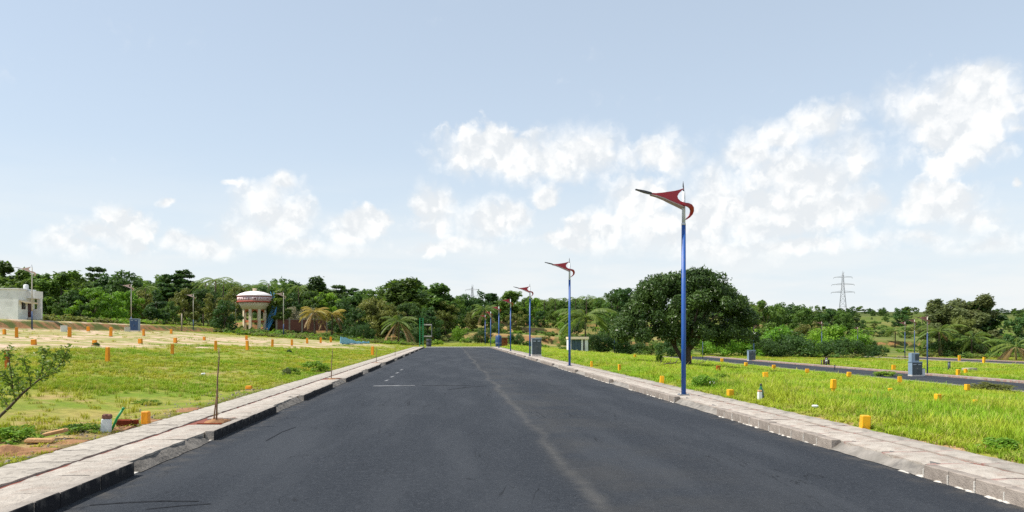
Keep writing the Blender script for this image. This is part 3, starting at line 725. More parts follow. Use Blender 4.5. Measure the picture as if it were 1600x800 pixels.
# ------------------------------------------------------------------ plot marker posts
def add_marker(px, yt, yb, w, kind, label):
    x, y, D = ground_at(px, yb); z = h1(x, y); k = D / FOC
    h = (yb - yt) * k; ww = max(w * k * .82, .085); rz = random.uniform(-.25, .25)
    t = empty('marker_post', (x, y, z - .01), rz, label, 'marker post', 'plot marker posts')
    tilt = Matrix.Rotation(random.uniform(-.05, .05), 3, 'X') @ Matrix.Rotation(random.uniform(-.05, .05), 3, 'Y')
    def shaft(name, m, w0, w1, z0, z1):
        b = MB(); n = 3; b.box((0, 0, (z1 - z0) / 2), (w0, w0 * .92, z1 - z0), taper=w1 / w0, bev=min(.012, w0 * .1))
        b.v = [tuple(tilt @ Vector((p[0] + random.uniform(-.004, .004), p[1] + random.uniform(-.004, .004), p[2] + z0))) for p in b.v]
        b.build(name, m, t)
    if kind == 'tall':
        shaft('shaft', M['orange'], ww, ww * .9, .05 * h, h); shaft('foot', M['stone'], ww * 1.06, ww * 1.05, -.2, .05 * h + .01)
    elif kind == 'block':
        shaft('shaft', M['orange'], ww, ww * .96, 0.02, h); shaft('foot', M['stone'], ww * 1.05, ww * 1.03, -.2, .03)
    elif kind == 'yellow':
        shaft('shaft', M['yellow'], ww, ww * .95, .0, h); shaft('foot', M['stone'], ww * 1.05, ww * 1.03, -.2, .01)
    elif kind == 'capped':
        shaft('head', M['yellow'], ww, ww * .96, h * .42, h); shaft('shaft', M['yellow'] if h > .5 else M['stone'], ww * .66, ww * .62, -.2, h * .42 + .004)
    else:
        shaft('shaft', M['rust'], ww, ww * .9, .0, h); shaft('foot', M['stone'], ww * 1.05, ww * 1.03, -.2, .01)
O = ['nearest', 'second', 'third', 'fourth', 'fifth', 'sixth', 'seventh', 'eighth', 'ninth', 'tenth', 'eleventh', 'twelfth']
posts = [(228, 642, 664, 14, 'block', 'squat orange marker stone at pavement edge beside the dark red bricks'), (389, 602, 609, 11, 'block', 'low orange stone in the grass just past the tall twin stake'),
 (12, 546, 579, 8, 'rust', 'rusty orange marker post seen through the leaning sapling leaves'), (7, 514, 523, 5, 'tall', 'tiny orange post at the foot of the white house bank'),
 (138, 510, 518, 5, 'tall', 'small orange post on the bank behind the white block'), (53, 530, 539, 8, 'block', 'low orange stone on near edge of dirt, toward the white house'),
 (480, 528, 537, 4, 'tall', 'thin orange post nearest the brown wall, in front of its middle'), (501, 527, 536, 4, 'tall', 'thin orange post in front of the yellowing palm with the drooping crown'),
 (517, 526, 535, 4, 'tall', 'thin orange post a step before the blue tarpaulin'), (582, 541, 556, 5, 'tall', 'pale orange post by the pavement, close to the short pale stake')]
for i, (px, a, b_, w) in enumerate([(168, 542, 566, 7), (269, 537, 554, 5.5), (337, 532, 549, 5), (386.5, 532, 548, 5), (425.5, 530, 543, 4.5), (456, 530, 540, 4)]):
    posts.append((px, a, b_, w, 'tall', '%s slim orange post of the row through the green lawn, counted from the sapling' % O[i]))
for i, (px, a, b_, w) in enumerate([(148, 531, 539, 7), (219.5, 529, 537, 6.5), (274, 527.5, 536, 5.5), (319, 526, 532, 4.5), (385, 524, 531, 4.5)]):
    posts.append((px, a, b_, w, 'block', '%s short orange post along the near edge of the dirt, counted from the white house' % O[i]))
for i, (px, a, b_, w) in enumerate([(26, 511, 528, 5), (108.5, 511, 527, 6), (173, 511, 526, 5), (224.6, 514, 525, 4), (267.5, 514, 522, 4)]):
    posts.append((px, a, b_, w, 'tall', '%s orange post along the far side of the dirt, counted from the white house' % O[i]))
posts += [(1351, 650, 672, 17, 'yellow', 'large yellow orange block at the pavement edge, closest to the viewer'), (1141, 608, 621, 11, 'yellow', 'small yellow orange block at pavement edge between lamp and green bottle'),
 (1034, 587, 599, 8, 'yellow', 'orange block at pavement edge just short of the big blue lamp'), (968, 569, 581, 5, 'yellow', 'thin yellow post at the pavement edge past the transformer shelter'),
 (924.5, 564, 573, 4, 'yellow', 'thin yellow post at the pavement edge under the transformer shelter'),
 (1196.5, 581, 595, 9, 'capped', 'capped yellow post standing behind the green bottle'), (1301.6, 592, 617, 9, 'capped', 'tall capped yellow post in the open grass between bottle and cabinet'),
 (1391, 606, 615, 7, 'capped', 'small yellow post below the tall grey cabinet'), (1465, 615, 635, 10.5, 'capped', 'broad capped yellow post in the grass below the slim dark lamp'),
 (1524, 624, 636, 8, 'capped', 'small yellow post close by the broad capped one'), (1511, 600, 616, 8, 'capped', 'capped yellow post beside the low spreading bush'),
 (1406, 588, 603, 7, 'capped', 'yellow post standing before the grey cabinet at the lower road'),
 (1209, 570, 579, 6, 'capped', 'second yellow post on the near kerb of the lower road, from the tree'), (1261, 576, 586, 6.5, 'capped', 'third yellow post on the near kerb of the lower road, from the tree'),
 (1326, 581, 593, 7, 'capped', 'fourth yellow post on the near kerb of the lower road, from the tree'), (1165.5, 566, 575, 5.5, 'capped', 'first yellow post on the near kerb of the lower road, from the tree'),
 (1122, 571, 582, 7, 'rust', 'rusty reddish stone in the weeds beside the big tree'), (1128, 560, 568, 5, 'capped', 'tiny yellow post at the edge of the big tree shade'),
 (1396, 570, 579, 6, 'yellow', 'yellow post across the lower road, left of the tall grey cabinet'), (1497, 577, 587, 6, 'yellow', 'yellow post across the lower road on the bare brown patch'),
 (1509, 576, 584, 5, 'yellow', 'yellow post beside the pink rubble across the lower road'), (1537, 558, 568, 4, 'yellow', 'yellow post on the strip beyond the farther road'),
 (1499, 555, 564, 4, 'yellow', 'yellow post beyond the farther road, in front of the leafy grey tree'), (1079, 556, 565, 4, 'capped', 'small yellow post just behind the trunk of the big tree'),
 (992, 554, 562, 4, 'yellow', 'small yellow post in front of the dark thicket by the big tree')]
for p in posts: add_marker(*p)

# ------------------------------------------------------------------ things on and beside the road
def cabinet(px, yt, yb, wpx, label, body='cab', door='cab_dark', ground=None, rz=0.0, upper=None):
    if ground: x, y, z, D = ground
    else:
        x, y, D = ground_at(px, yb); z = h1(x, y)
    k = D / FOC; h = (yb - yt) * k; w = wpx * k; d = w * .62
    t = empty('feeder_cabinet', (x, y, z), rz, label, 'electrical cabinet', 'electrical feeder cabinets')
    MB().box((0, 0, .04), (w * 1.04, d * 1.04, .22), bev=.01).build('plinth', M['mortar'], t)
    hb = h * (.62 if upper else 1)
    MB().box((0, 0, .15 + (hb - .21) / 2), (w, d, hb - .21), bev=.012).build('body', M[body], t)
    MB().box((0, 0, hb - .03), (w * 1.08, d * 1.12, .05), bev=.012).build('cap', M[body], t)
    dw = w * .46
    for s in (-1, 1):
        dr = MB().box((s * w * .235, -d / 2 - .012, .15 + (hb - .25) / 2), (dw, .022, hb - .29), bev=.006).build('door', M[door], t)
        MB().box((s * .035, -d / 2 - .035, .15 + hb * .42), (.02, .03, .12), bev=.004).build('handle', M['steel'], dr)
        MB().box((s * w * .235, -d / 2 - .027, hb - .26), (dw * .6, .012, .07)).build('vent', M['cab'], dr)
    if upper:
        uw, ux = w * .74, -w * .13
        MB().box((ux, 0, hb + (h - hb) / 2 - .01), (uw, d * .8, h - hb - .04), bev=.012).build('meter_box', M[body], t)
        MB().box((ux + uw * .2, -d * .4 - .012, hb + (h - hb) / 2), (uw * .5, .022, (h - hb) * .7), bev=.005).build('meter_door', M[door], t)
    return t
D_ = EYE * FOC / 33.0
cx = ray(838, 556)
cabinet(838, 527, 556, 15, 'dark grey cabinet standing on the main road pavement beside a lamp', 'cab', 'cab_dark', ground=(float(cx[0] * 59), float(cx[1] * 59), .14, 59.0))
cabinet(1174, 547, 564, 11, 'small grey cabinet on the lower road near the big round tree', 'cab_blue', 'cab_dark')
cabinet(1430, 551, 588, 17, 'tall two tier grey cabinet at the lower road edge', 'cab_blue', 'cab_dark', upper=True)
cabinet(211, 498, 518, 13, 'blue grey twin cabinet at the edge of the dirt field', 'cab_blue', 'pole_navy')
def small_block(name, px, yt, yb, w, m, label, cat, top=None):
    x, y, D = ground_at(px, yb); k = D / FOC; h = (yb - yt) * k; ww = w * k
    t = empty(name, (x, y, h1(x, y)), random.uniform(-.3, .3), label, cat)
    MB().box((0, 0, h / 2 - .05), (ww, ww * .8, h + .1), bev=min(.03, ww * .12)).build('body', M[m], t)
    MB().box((0, 0, h + .012), (ww * 1.06, ww * .86, .03), bev=.008).build('lid', M[top or m], t)
small_block('concrete_block', 100, 509, 518, 8, 'white', 'white concrete block on the dirt in front of the green trees', 'block')
small_block('meter_box', 1440, 576, 588, 8, 'plastic', 'white box at the foot of the tall grey cabinet', 'box', 'stone')
small_block('concrete_block', 199, 511, 518, 7, 'mortar', 'pale concrete block touching the blue grey twin cabinet', 'block')
# squat white post with red-brown top and a green pipe stuck beside it
x, y, D = ground_at(166, 675); k = D / FOC; z = h1(x, y)
t = empty('boundary_stone', (x, y, z), .1, 'squat white boundary stone with red brown top beside the green pipe', 'boundary stone')
tl = Matrix.Rotation(.06, 3, 'Y')
MB().box((0, 0, .10), (.145, .13, .24), tl, taper=.93, bev=.014).build('base', M['plastic'], t)
MB().box((.014, 0, .255), (.138, .124, .075), tl, taper=.95, bev=.014).build('cap', M['brown_cap'], t)
t = empty('pipe', (x + .10, y + .12, z), 0, 'green pipe sticking up at a slant behind the white boundary stone', 'pipe')
MB().tube([(-.10, 0, -.06), (.02, 0, .21), (.115, .02, .375)], .021, 10).build('tube', M['green_pipe'], t)
MB().tube([(.105, .018, .355), (.122, .022, .388)], .025, 10).build('socket', M['green_pipe'], t)
def brick_at(px, py, L, W_, Hh, rz, m, name, label, cat, group, tilt=0.0, dz=0.0):
    x, y, D = ground_at(px, py); b = MB(); rot = Matrix.Rotation(tilt, 3, 'Y')
    b.box((0, 0, Hh / 2), (L, W_, Hh), rot, bev=.012)
    b.v = [(p[0] + random.uniform(-.008, .008), p[1] + random.uniform(-.008, .008), p[2] + random.uniform(-.005, .005)) for p in b.v]
    o = b.build(name, M[m], None, (x, y, h1(x, y) + dz)); o.rotation_euler = (0, 0, rz); tag(o, label, cat, group)
brick_at(194, 666, .23, .15, .12, .2, 'brick', 'brick', 'dark burnt brick lying beside the white boundary stone', 'brick', 'loose bricks', .05)
brick_at(206, 664, .22, .12, .09, -.5, 'brick', 'brick', 'smaller burnt brick between the larger one and the orange stone', 'brick', 'loose bricks', -.1)
brick_at(62, 693, .36, .20, .05, .35, 'slabstone', 'stone_slab', 'broken sandy slab lying flat in the verge soil, nearer the viewer', 'stone slab', 'broken slabs', .06, .02)
brick_at(85, 686, .34, .17, .055, .15, 'slabstone', 'stone_slab', 'broken sandy slab leaning on the other one in the verge', 'stone slab', 'broken slabs', -.22, .07)
# green glass bottle on a stub of post
x, y, D = ground_at(1191, 627); k = D / FOC; z = h1(x, y)
t = empty('boundary_stone', (x - 4 * k, y, z), 0, 'short whitish stub post with the green bottle behind it', 'boundary stone')
MB().box((0, 0, .11), (.10, .10, .24), taper=.95, bev=.012).build('base', M['plastic'], t)
MB().box((0, 0, .25), (.096, .096, .05), taper=.95, bev=.012).build('cap', M['slabstone'], t)
t = empty('bottle', (x + 1.5 * k, y + .14, z), 0, 'green glass bottle standing in the grass by the whitish stub', 'bottle')
s = 27 * k / 1.0
MB().lathe([(.13 * s, 0), (.165 * s, .02 * s), (.165 * s, .50 * s), (.15 * s, .60 * s), (.07 * s, .78 * s), (.055 * s, .82 * s), (.055 * s, .94 * s)], 14).build('body', M['bottle'], t)
MB().lathe([(.066 * s, .90 * s), (.066 * s, .985 * s), (.03 * s, 1.0 * s)], 12).build('cap', M['lamp_dark'], t)
MB().lathe([(.169 * s, .10 * s), (.169 * s, .34 * s)], 14).build('label', M['cab_dark'], t)
# crumpled litter in the grass
for (px, py, r, lb) in ((1113, 603, .09, 'crumpled white plastic bag in the weeds beside the blue lamp'), (1273, 641, .06, 'small crumpled white plastic scrap near the pavement in open grass'), (1210, 582, .08, 'white plastic scrap below the kerb of the lower road'), (318, 588, .07, 'flattened white paper scrap on the green lawn')):
    x, y, D = ground_at(px, py); b = MB(); n, mrows = 8, 4
    b.lathe([(r * q * random.uniform(.8, 1.1), zz) for q, zz in ((.6, .0), (1, .25 * r), (.9, .6 * r), (.4, .9 * r))], 9, smooth=False)
    b.v = [(p[0] * 1.3 + random.uniform(-r, r) * .25, p[1] + random.uniform(-r, r) * .25, p[2] + .06 + random.uniform(-r, r) * .15) for p in b.v]
    o = b.build('litter', M['plastic'], None, (x, y, h1(x, y))); tag(o, lb, 'litter', 'scraps of litter', 'thing')
# stakes and young trees tied to stakes in the pavement pits
def stake(px, py, yt, y_, x_, label, twin=False):
    D = y_ * 1.0; h = (py - yt) * (y_ / float(ray(px, HOR)[1])) / FOC
    t = empty('staked_sapling', (x_, y_, .10), 0, label, 'sapling', 'staked saplings in pavement pits')
    b = MB(); b.tube([(0, 0, -.05), (.015, 0, h * .3), (.02, .01, h * .6), (.05, .01, h * .86), (.045, 0, h)], [.018, .016, .014, .011, .008], 8).build('stem', M['stick'], t)
    if twin:
        b = MB(); b.tube([(-.055, .02, -.05), (-.035, .02, h * .15), (.0, .02, h * .36), (.02, .02, h * .62)], [.015, .013, .011, .008], 7).build('stake', M['stick'], t)
    V, F, tn = [], [], []
    for i in range(34 if twin else 12):
        zz = random.choice((random.uniform(.02, .16), random.uniform(.40, .52), random.uniform(.7, 1.0))) * h; a = random.uniform(0, 6.28); r = random.uniform(.02, .16 if zz < .2 * h else .05)
        c = Vector((.02 + r * math.cos(a), r * math.sin(a), zz)); l = random.uniform(.02, .045); d = Vector((math.cos(a), math.sin(a), random.uniform(-.2, .6))).normalized() * l; e = d.cross(Vector((0, 0, 1))).normalized() * l * .4
        k = len(V); V += [c - d, c + e, c + d, c - e]; F.append((k, k + 1, k + 2, k + 3)); tn += [random.random()] * 4
    o = bpy.data.objects.new('leaves', np_mesh('leaves', np.array([tuple(v) for v in V]), np.array(F), M['leaf_olive'], np.array(tn))); link(o, t)
    if twin:
        b = MB(); b.tube([(.0, .02, h * .33), (.012, -.025, h * .335), (.04, .0, h * .34), (.01, .03, h * .335), (.0, .02, h * .33)], .006, 5).build('tie', M['tank_red'], t)
stake(350, 657, 540, 14.55, -4.32, 'tallest leafless sapling tied to a second stake, in the nearest pavement pit', True)
stake(525, 590, 541, 28.4, -4.36, 'bare thin sapling stake in the second pavement pit')
stake(582, 566, 541, 45.2, -4.36, 'short pale sapling stake in the third pavement pit')
stake(616, 556, 540, 60.3, -4.36, 'small distant sapling stake in the farthest pavement pit')
for p in PITS[:3]:
    b = MB(); b.lathe([(.30, -.02), (.24, .03), (.10, .06), (.02, .065)], 12, (0, 0, 0))
    b.v = [(q[0] * .8 + random.uniform(-.03, .03), q[1] * 1.3 + random.uniform(-.03, .03), q[2] + random.uniform(-.012, .012)) for q in b.v]
    o = b.build('soil', M['soil'], None, (XL - .47, p, .10)); o['kind'] = 'stuff'
    for yy in (p - .46, p + .46):
        o = MB().box((XL - .47, yy, .105), (.44, .05, .07), bev=.01).build('pit_edging', M['brick']); o['kind'] = 'structure'
# loose soil heaps and pebbles along the left verge
b = MB()
for _ in range(420):
    yy = random.uniform(6.5, 24); xx = PL - abs(random.gauss(.15, .55)) - .05; s = random.uniform(.008, .035) * (1.6 if random.random() < .1 else 1)
    zz = h1(xx, yy); b.box((xx, yy, zz + s * .3), (s * random.uniform(.8, 1.5), s, s * .8), Matrix.Rotation(random.uniform(0, 3), 3, 'Z'), taper=.6)
o = b.build('pebbles', M['stone']); o['kind'] = 'stuff'
def soil_heap(px, py, rx, ry, hh):
    x, y, D = ground_at(px, py); n, mm = 22, 10; V, F = [], []
    for i in range(mm + 1):
        for k in range(n):
            a = 6.283 * k / n; r = i / mm; q = 1 + .25 * math.sin(3 * a + x) + .12 * math.sin(7 * a)
            xx, yy = x + rx * r * q * math.cos(a), y + ry * r * q * math.sin(a)
            V.append((min(xx, PL - .02) if px < 700 else xx, yy, h1(min(xx, PL - .05), yy) - .01 + hh * (1 - r * r) * (.6 + .8 * float(vnoise(xx * 7, yy * 7)))))
    for i in range(mm):
        for k in range(n): F.append((i * n + k, i * n + (k + 1) % n, i * n + n + (k + 1) % n, i * n + n + k))
    o = bpy.data.objects.new('soil', np_mesh('soil', np.array(V), np.array(F), M['soil'], smooth=True)); link(o); o['kind'] = 'stuff'
for q in ((55, 705, .45, .4, .04), (8, 708, .35, .30, .09), (205, 670, .45, .40, .05), (120, 690, .4, .3, .03), (250, 660, .4, .4, .03), (300, 640, .4, .6, .03)): soil_heap(*q)

# ------------------------------------------------------------------ parked motorbike
x, y, D = ground_at(1291, 572); z = h1(x, y)
t = empty('motorbike', (x, y, z), R(-24), 'dark parked motorbike with white plate, beside the lower road', 'motorbike')
for nm, yy, rr in (('wheel', -.62, .30), ('wheel', .62, .30)):
    b = MB(); prof = []
    for i in range(20):
        a0, a1 = 6.283 * i / 20, 6.283 * (i + 1) / 20
        for r0, w0 in (): pass
    ring = lambda r, w: [(s * w, yy + r * math.cos(6.283 * i / 20), .31 + r * math.sin(6.283 * i / 20)) for s in (-1, 1) for i in range(20)]
    vs = ring(rr, .045) + ring(rr - .07, .045)
    fs = [(i, (i + 1) % 20, 20 + (i + 1) % 20, 20 + i) for i in range(20)] + [(40 + i, 60 + i, 60 + (i + 1) % 20, 40 + (i + 1) % 20) for i in range(20)]
    fs += [(i, 40 + i, 40 + (i + 1) % 20, (i + 1) % 20) for i in range(20)] + [(20 + i, 20 + (i + 1) % 20, 60 + (i + 1) % 20, 60 + i) for i in range(20)]
    b.add(vs, fs); wh = b.build('wheel', M['rubber'], t)
    b = MB()
    for i in range(6):
        a = math.pi * i / 6; b.tube([(0, yy - .23 * math.cos(a), .31 - .23 * math.sin(a)), (0, yy + .23 * math.cos(a), .31 + .23 * math.sin(a))], .012, 5)
    b.build('spokes', M['steel'], wh)
MB().tube([(0, .62, .31), (0, .20, .40), (0, -.30, .45), (0, -.42, .90)], .05, 8).build('frame', M['lamp_dark'], t)
MB().box((0, .0, .45), (.26, .40, .32), bev=.05).build('engine', M['steel'], t)
MB().box((0, -.15, .82), (.28, .46, .24), taper=.75, bev=.06).build('fuel_tank', M['moto'], t)
MB().box((0, .38, .80), (.26, .70, .12), taper=.85, bev=.04).build('seat', M['rubber'], t)
for s in (-1, 1): MB().tube([(s * .09, -.64, .31), (s * .09, -.46, .95)], .025, 8).build('fork', M['steel'], t)
MB().tube([(-.36, -.30, 1.04), (-.2, -.42, 1.0), (.2, -.42, 1.0), (.36, -.30, 1.04)], .02, 8).build('handlebar', M['lamp_dark'], t)
for s in (-1, 1): MB().tube([(s * .28, -.36, 1.03), (s * .31, -.40, 1.22), (s * .33, -.41, 1.22), (s * .33, -.41, 1.31)], [.008, .008, .05, .045], 8).build('mirror', M['moto'], t)
MB().lathe([(.02, -.07), (.09, -.02), (.10, .05)], 14).build('headlight', M['steel'], t, (0, -.56, .90)).rotation_euler = (R(90), 0, 0)
for s in (-1, 1): MB().box((s * .27, -.30, .52), (.24, .10, .62), bev=.03).build('leg_guard', M['moto'], t)
for s in (-1, 1): MB().box((s * .27, .45, .62), (.16, .5, .36), bev=.04).build('pannier', M['moto'], t)
MB().box((0, -.50, 1.06), (.40, .08, .26), taper=.8, bev=.03).build('fairing', M['moto'], t)
MB().box((0, -.66, .66), (.20, .02, .26), bev=.005).build('front_plate', M['plastic'], t)
MB().box((0, -.66, .64), (.12, .44, .03), bev=.01).build('mudguard', M['moto'], t)
def thin_post(px, yt, yb, w, m, label):
    x, y, D = ground_at(px, yb); k = D / FOC
    t = empty('post', (x, y, h1(x, y)), 0, label, 'post'); h = (yb - yt) * k
    MB().tube([(0, 0, -.2), (0, 0, h)], w * k / 2, 8).build('shaft', M[m], t); MB().lathe([(w * k * .6, 0), (w * k * .5, .05), (.01, .07)], 8).build('cap', M[m], t, (0, 0, h))
thin_post(1283.5, 563, 572, 1.6, 'lamp_dark', 'short dark post beside the parked motorbike')
thin_post(1304, 571, 578, 2, 'lamp_dark', 'stubby dark post at the kerb just past the parked motorbike')
thin_post(1483, 566, 578, 4, 'cab_dark', 'short dark stump between the two lower roads')
thin_post(179, 462, 502, 2.6, 'pole_tan', 'pale leaning pole at the edge of the trees behind the dirt field')
thin_post(22, 432, 470, 2.2, 'pole_tan', 'pale pole rising behind the white flat-roofed house')
thin_post(284, 490, 517, 2, 'stone', 'short pale pole beside the dark creeper covered tree')
brick_at(1515, 580, 1.4, .8, .35, .3, 'conc_pink', 'rubble_block', 'pinkish block of rubble on the grass between the two lower roads', 'rubble block', None)

# blue tarpaulin sheet draped over a low stack beyond the lawn
xa, ya, D = ground_at(531, 539); xb, yb_, D2 = ground_at(576, 537)
n = 16; V, F = [], []
for i in range(n + 1):
    for j in range(7):
        a, c = i / n, j / 6; xx = xa + (xb - xa) * a; yy = ya + (yb_ - ya) * a + 2.2 * c
        hh = (.85 * math.exp(-(a / .35) ** 2) + .32) * math.sin(math.pi * min(c * 1.2 + .02, 1)) ** .7 + .07 * math.sin(i * 1.9 + j)
        V.append((xx, yy, h1(xx, yy) + .03 + max(hh, 0) * .85))
for i in range(n):
    for j in range(6): F.append((i * 7 + j, i * 7 + j + 1, i * 7 + 8 + j, i * 7 + 7 + j))
o = bpy.data.objects.new('tarpaulin', np_mesh('tarpaulin', np.array(V), np.array(F), M['tarp'])); link(o)
sol = o.modifiers.new('thickness', 'SOLIDIFY'); sol.thickness = .03; tag(o, 'blue tarpaulin spread low on the ground beyond the lawn', 'tarpaulin')

# green twin posts with cross boards at the far end of the road
x, y, z = on_ground_D(658.5, 113); k = 113 / FOC
t = empty('gate_post', (x, y, z), 0, 'tall pair of green posts with cross boards at the road end', 'gate post')
for dx in (-.24, .24): MB().box((dx, 0, 2.08), (.12, .14, 4.3), bev=.01).build('post', M['green_paint'], t)
for i in range(13): MB().box((0, 0, .35 + i * .32), (.36, .05, .05)).build('rung', M['green_paint'], t)
for zz in (3.25, 1.55): MB().box((.93, .02, zz), (1.16, .06, .18)).build('cross_board', M['pole_tan'], t)
MB().box((1.5, .02, 2.4), (.07, .07, 1.9)).build('side_post', M['steel'], t)
x, y, z = on_ground_D(670, 112.9); t = empty('drum', (x, y, z), 0, 'dark drum standing at the foot of the green posts', 'drum')
MB().lathe([(.36, 0), (.38, .03), (.38, .62), (.36, .64), (.38, .66), (.38, 1.1), (.35, 1.13)], 18).build('body', M['lamp_dark'], t); MB().lathe([(.31, 1.131), (.31, 1.15), (.05, 1.16)], 18).build('lid', M['cab_dark'], t)
x, y, z = on_ground_D(779, 113.5); t = empty('barrel', (x, y, z), 0, 'tall blue barrel at the end of the main road', 'barrel')
MB().lathe([(.40, 0), (.45, .08), (.47, .9), (.45, 1.5), (.38, 1.62)], 18).build('body', M['pole_navy'], t); MB().lathe([(.30, 1.621), (.30, 1.68), (.05, 1.70)], 16).build('lid', M['cab_blue'], t); MB().lathe([(.482, .5), (.486, .53), (.482, .56)], 18).build('hoop', M['cab'], t)
x, y, z = on_ground_D(788, 115); t = empty('brick_pier', (x, y, z), 0, 'low red brick pier beside the blue barrel', 'pier')
for i in range(8):
    for j in range(2): MB().box((-.22 + .46 * j + .02 * (i % 2), 0, .09 + i * .165), (.44, .46, .15), bev=.01).build('brick', M['brick'], t)
MB().box((0, 0, 1.42), (1.05, .55, .08), bev=.01).build('coping', M['stone'], t)

# ------------------------------------------------------------------ transformer shelter
x, y, D = ground_at(902, 550); k = D / FOC; z = h1(x, y); W_, Hh = 31 * k, 23 * k
t = empty('transformer_shelter', (x, y, z), 0, 'small pale shelter with flat roof and blue grey panel in the grass', 'shelter')
for nm, xx, w in (('pillar', -W_ / 2 + .22, .44), ('pillar', W_ / 2 - .22, .44), ('pillar', W_ / 2 - .86, .26)): MB().box((xx, 0, Hh / 2 - .25), (w, 1.6, Hh + .1), bev=.01).build(nm, M['white_wall'], t)
MB().box((0, -.05, Hh - .12), (W_ + .16, 2.0, .34), bev=.015).build('roof', M['cream'], t)
MB().box((-.2, .76, Hh / 2 - .2), (W_ - .5, .12, Hh - .3)).build('back_wall', M['white_wall'], t)
pw = (W_ - 1.6) / 3 + .05
for i in range(3): MB().box((-W_ / 2 + .50 + pw * (i + .5), -.55, Hh / 2 - .22), (pw - .03, .05, Hh - .36), bev=.01).build('panel', M['blue_panel'], t)

# ------------------------------------------------------------------ water tank tower
x, y, D = ground_at(398, 519); D = float(D); k = D / FOC; z = h1(x, y)
t = empty('water_tank', (x, y, z), R(14), 'round white water tank with red bands and lettering on orange tied columns', 'water tank')
HT = (519 - 463) * k; Rt = 26 * k; zc = (519 - 484) * k; zr = (519 - 473) * k; rc = 16.2 * k
MB().lathe([(rc + .55, -.3), (rc + .55, .22), (rc + .2, .30)], 32).build('base', M['tank_orange'], t)
for i in range(8):
    a = 6.283 * (i + .5) / 8; MB().box((rc * math.cos(a), rc * math.sin(a), zc / 2 + .1), (.60, .60, zc + .1), Matrix.Rotation(a, 3, 'Z'), bev=.02).build('column', M['cream'], t)
for zz in (zc * .48,):
    for i in range(8):
        a, a2 = 6.283 * (i + .5) / 8, 6.283 * (i + 1.5) / 8; am = (a + a2) / 2; L = 2 * rc * math.sin(math.pi / 8) - .5
        MB().box((rc * math.cos(math.pi / 8) * math.cos(am), rc * math.cos(math.pi / 8) * math.sin(am), zz), (.30, L, .42), Matrix.Rotation(am, 3, 'Z'), bev=.01).build('tie_beam', M['tank_orange'], t)
for i in range(8):
    am = 6.283 * (i + 1) / 8; L = 2 * rc * math.sin(math.pi / 8) - .5; b = MB(); ar = []
    for q in range(9): u = -1 + 2 * q / 8; ar.append((u * L / 2, zc - .05 - .62 * abs(u) ** 2.2 - .12))
    b.prism(ar + [(L / 2, zc + .05), (-L / 2, zc + .05)], -.14, .14, 'x')
    cx_, cy_ = rc * math.cos(math.pi / 8) * math.cos(am), rc * math.cos(math.pi / 8) * math.sin(am)
    mt = Matrix.Rotation(am, 3, 'Z'); b.v = [tuple(mt @ Vector(p) + Vector((cx_, cy_, 0))) for p in b.v]; b.build('arch', M['tank_orange'], t)
MB().lathe([(rc + .1, zc), (rc + .35, zc + .10), (Rt * .80, zc + (zr - zc) * .45), (Rt - .12, zr - .02)], 40).build('cone', M['cream'], t)
MB().lathe([(Rt - .10, zr - .02), (Rt + .10, zr), (Rt + .10, zr + .26), (Rt, zr + .30)], 40).build('lower_band', M['tank_red'], t)
MB().lathe([(Rt, zr + .30), (Rt, HT - .18)], 40).build('wall', M['tank_pink'], t)
MB().lathe([(Rt + .002, HT - .18), (Rt + .10, HT - .17), (Rt + .10, HT - .03), (Rt, HT - .01)], 40).build('upper_band', M['tank_red'], t)
MB().lathe([(Rt + .12, HT + .0), (Rt + .10, HT + .10), (Rt * .86, HT + .52), (Rt * .55, HT + .92), (Rt * .25, HT + 1.10), (.3, HT + 1.15)], 40).build('dome', M['tank_white'], t)
MB().lathe([(.44, HT + 1.05), (.44, HT + 1.62), (.52, HT + 1.64), (.52, HT + 1.72), (.1, HT + 1.77)], 18).build('hatch', M['cream'], t)
for s in (0, 1.9): MB().tube([(s - .95, -.4, HT + .8), (s - .95, -.4, HT + 1.35)], .03, 6).build('vent_pipe', M['steel'], t)
def lettering(text, radius, zc_, size, a0, spread, mat_, parent):
    b = MB(); dg = None; n = len(text)
    for i, ch in enumerate(text):
        if ch == ' ': continue
        if ch == '*': pts = [(size * .36 * math.sin(q * math.pi / 2) + .3 * size, size * .36 * math.cos(q * math.pi / 2) + size * .35) for q in range(4)]; V = [(p[0], p[1]) for p in pts]; F = [(0, 1, 2, 3)]
        else:
            cu = bpy.data.curves.new('ch', 'FONT'); cu.body = ch; cu.size = size * 1.25; cu.offset = size * .012; ob = bpy.data.objects.new('ch', cu)
            me = bpy.data.meshes.new_from_object(ob); V = [(v.co.x, v.co.y) for v in me.vertices]; F = [tuple(p.vertices) for p in me.polygons]
            bpy.data.objects.remove(ob); bpy.data.curves.remove(cu); bpy.data.meshes.remove(me)
        a = a0 + spread * (i / (n - 1) - .5); w = max([v[0] for v in V] + [.1])
        b.add([((radius + .02) * math.cos(a + (v[0] - w / 2) / radius), (radius + .02) * math.sin(a + (v[0] - w / 2) / radius), zc_ + v[1] - size * .45) for v in V], F)
    return b.build('lettering', mat_, parent)
face = math.atan2(-y, -x) - R(14)
lettering('*VITTE MEADOWS*', Rt, zr + .30 + (HT - .18 - zr - .30) / 2, .58, face, R(136), M['letter'], t)
st = MB(); n = 26
for i in range(n):                                              # helical stair on the shaded flank
    a = face + R(48) + R(75) * i / n; rr = rc + .9 + (Rt + .75 - rc - .9) * min(1, i / n * 1.25); zz = .3 + (HT - .1) * i / n
    MB().box((rr * math.cos(a), rr * math.sin(a), zz), (.9, .42, .06), Matrix.Rotation(a, 3, 'Z')).build('step', M['blue_stair'], t)
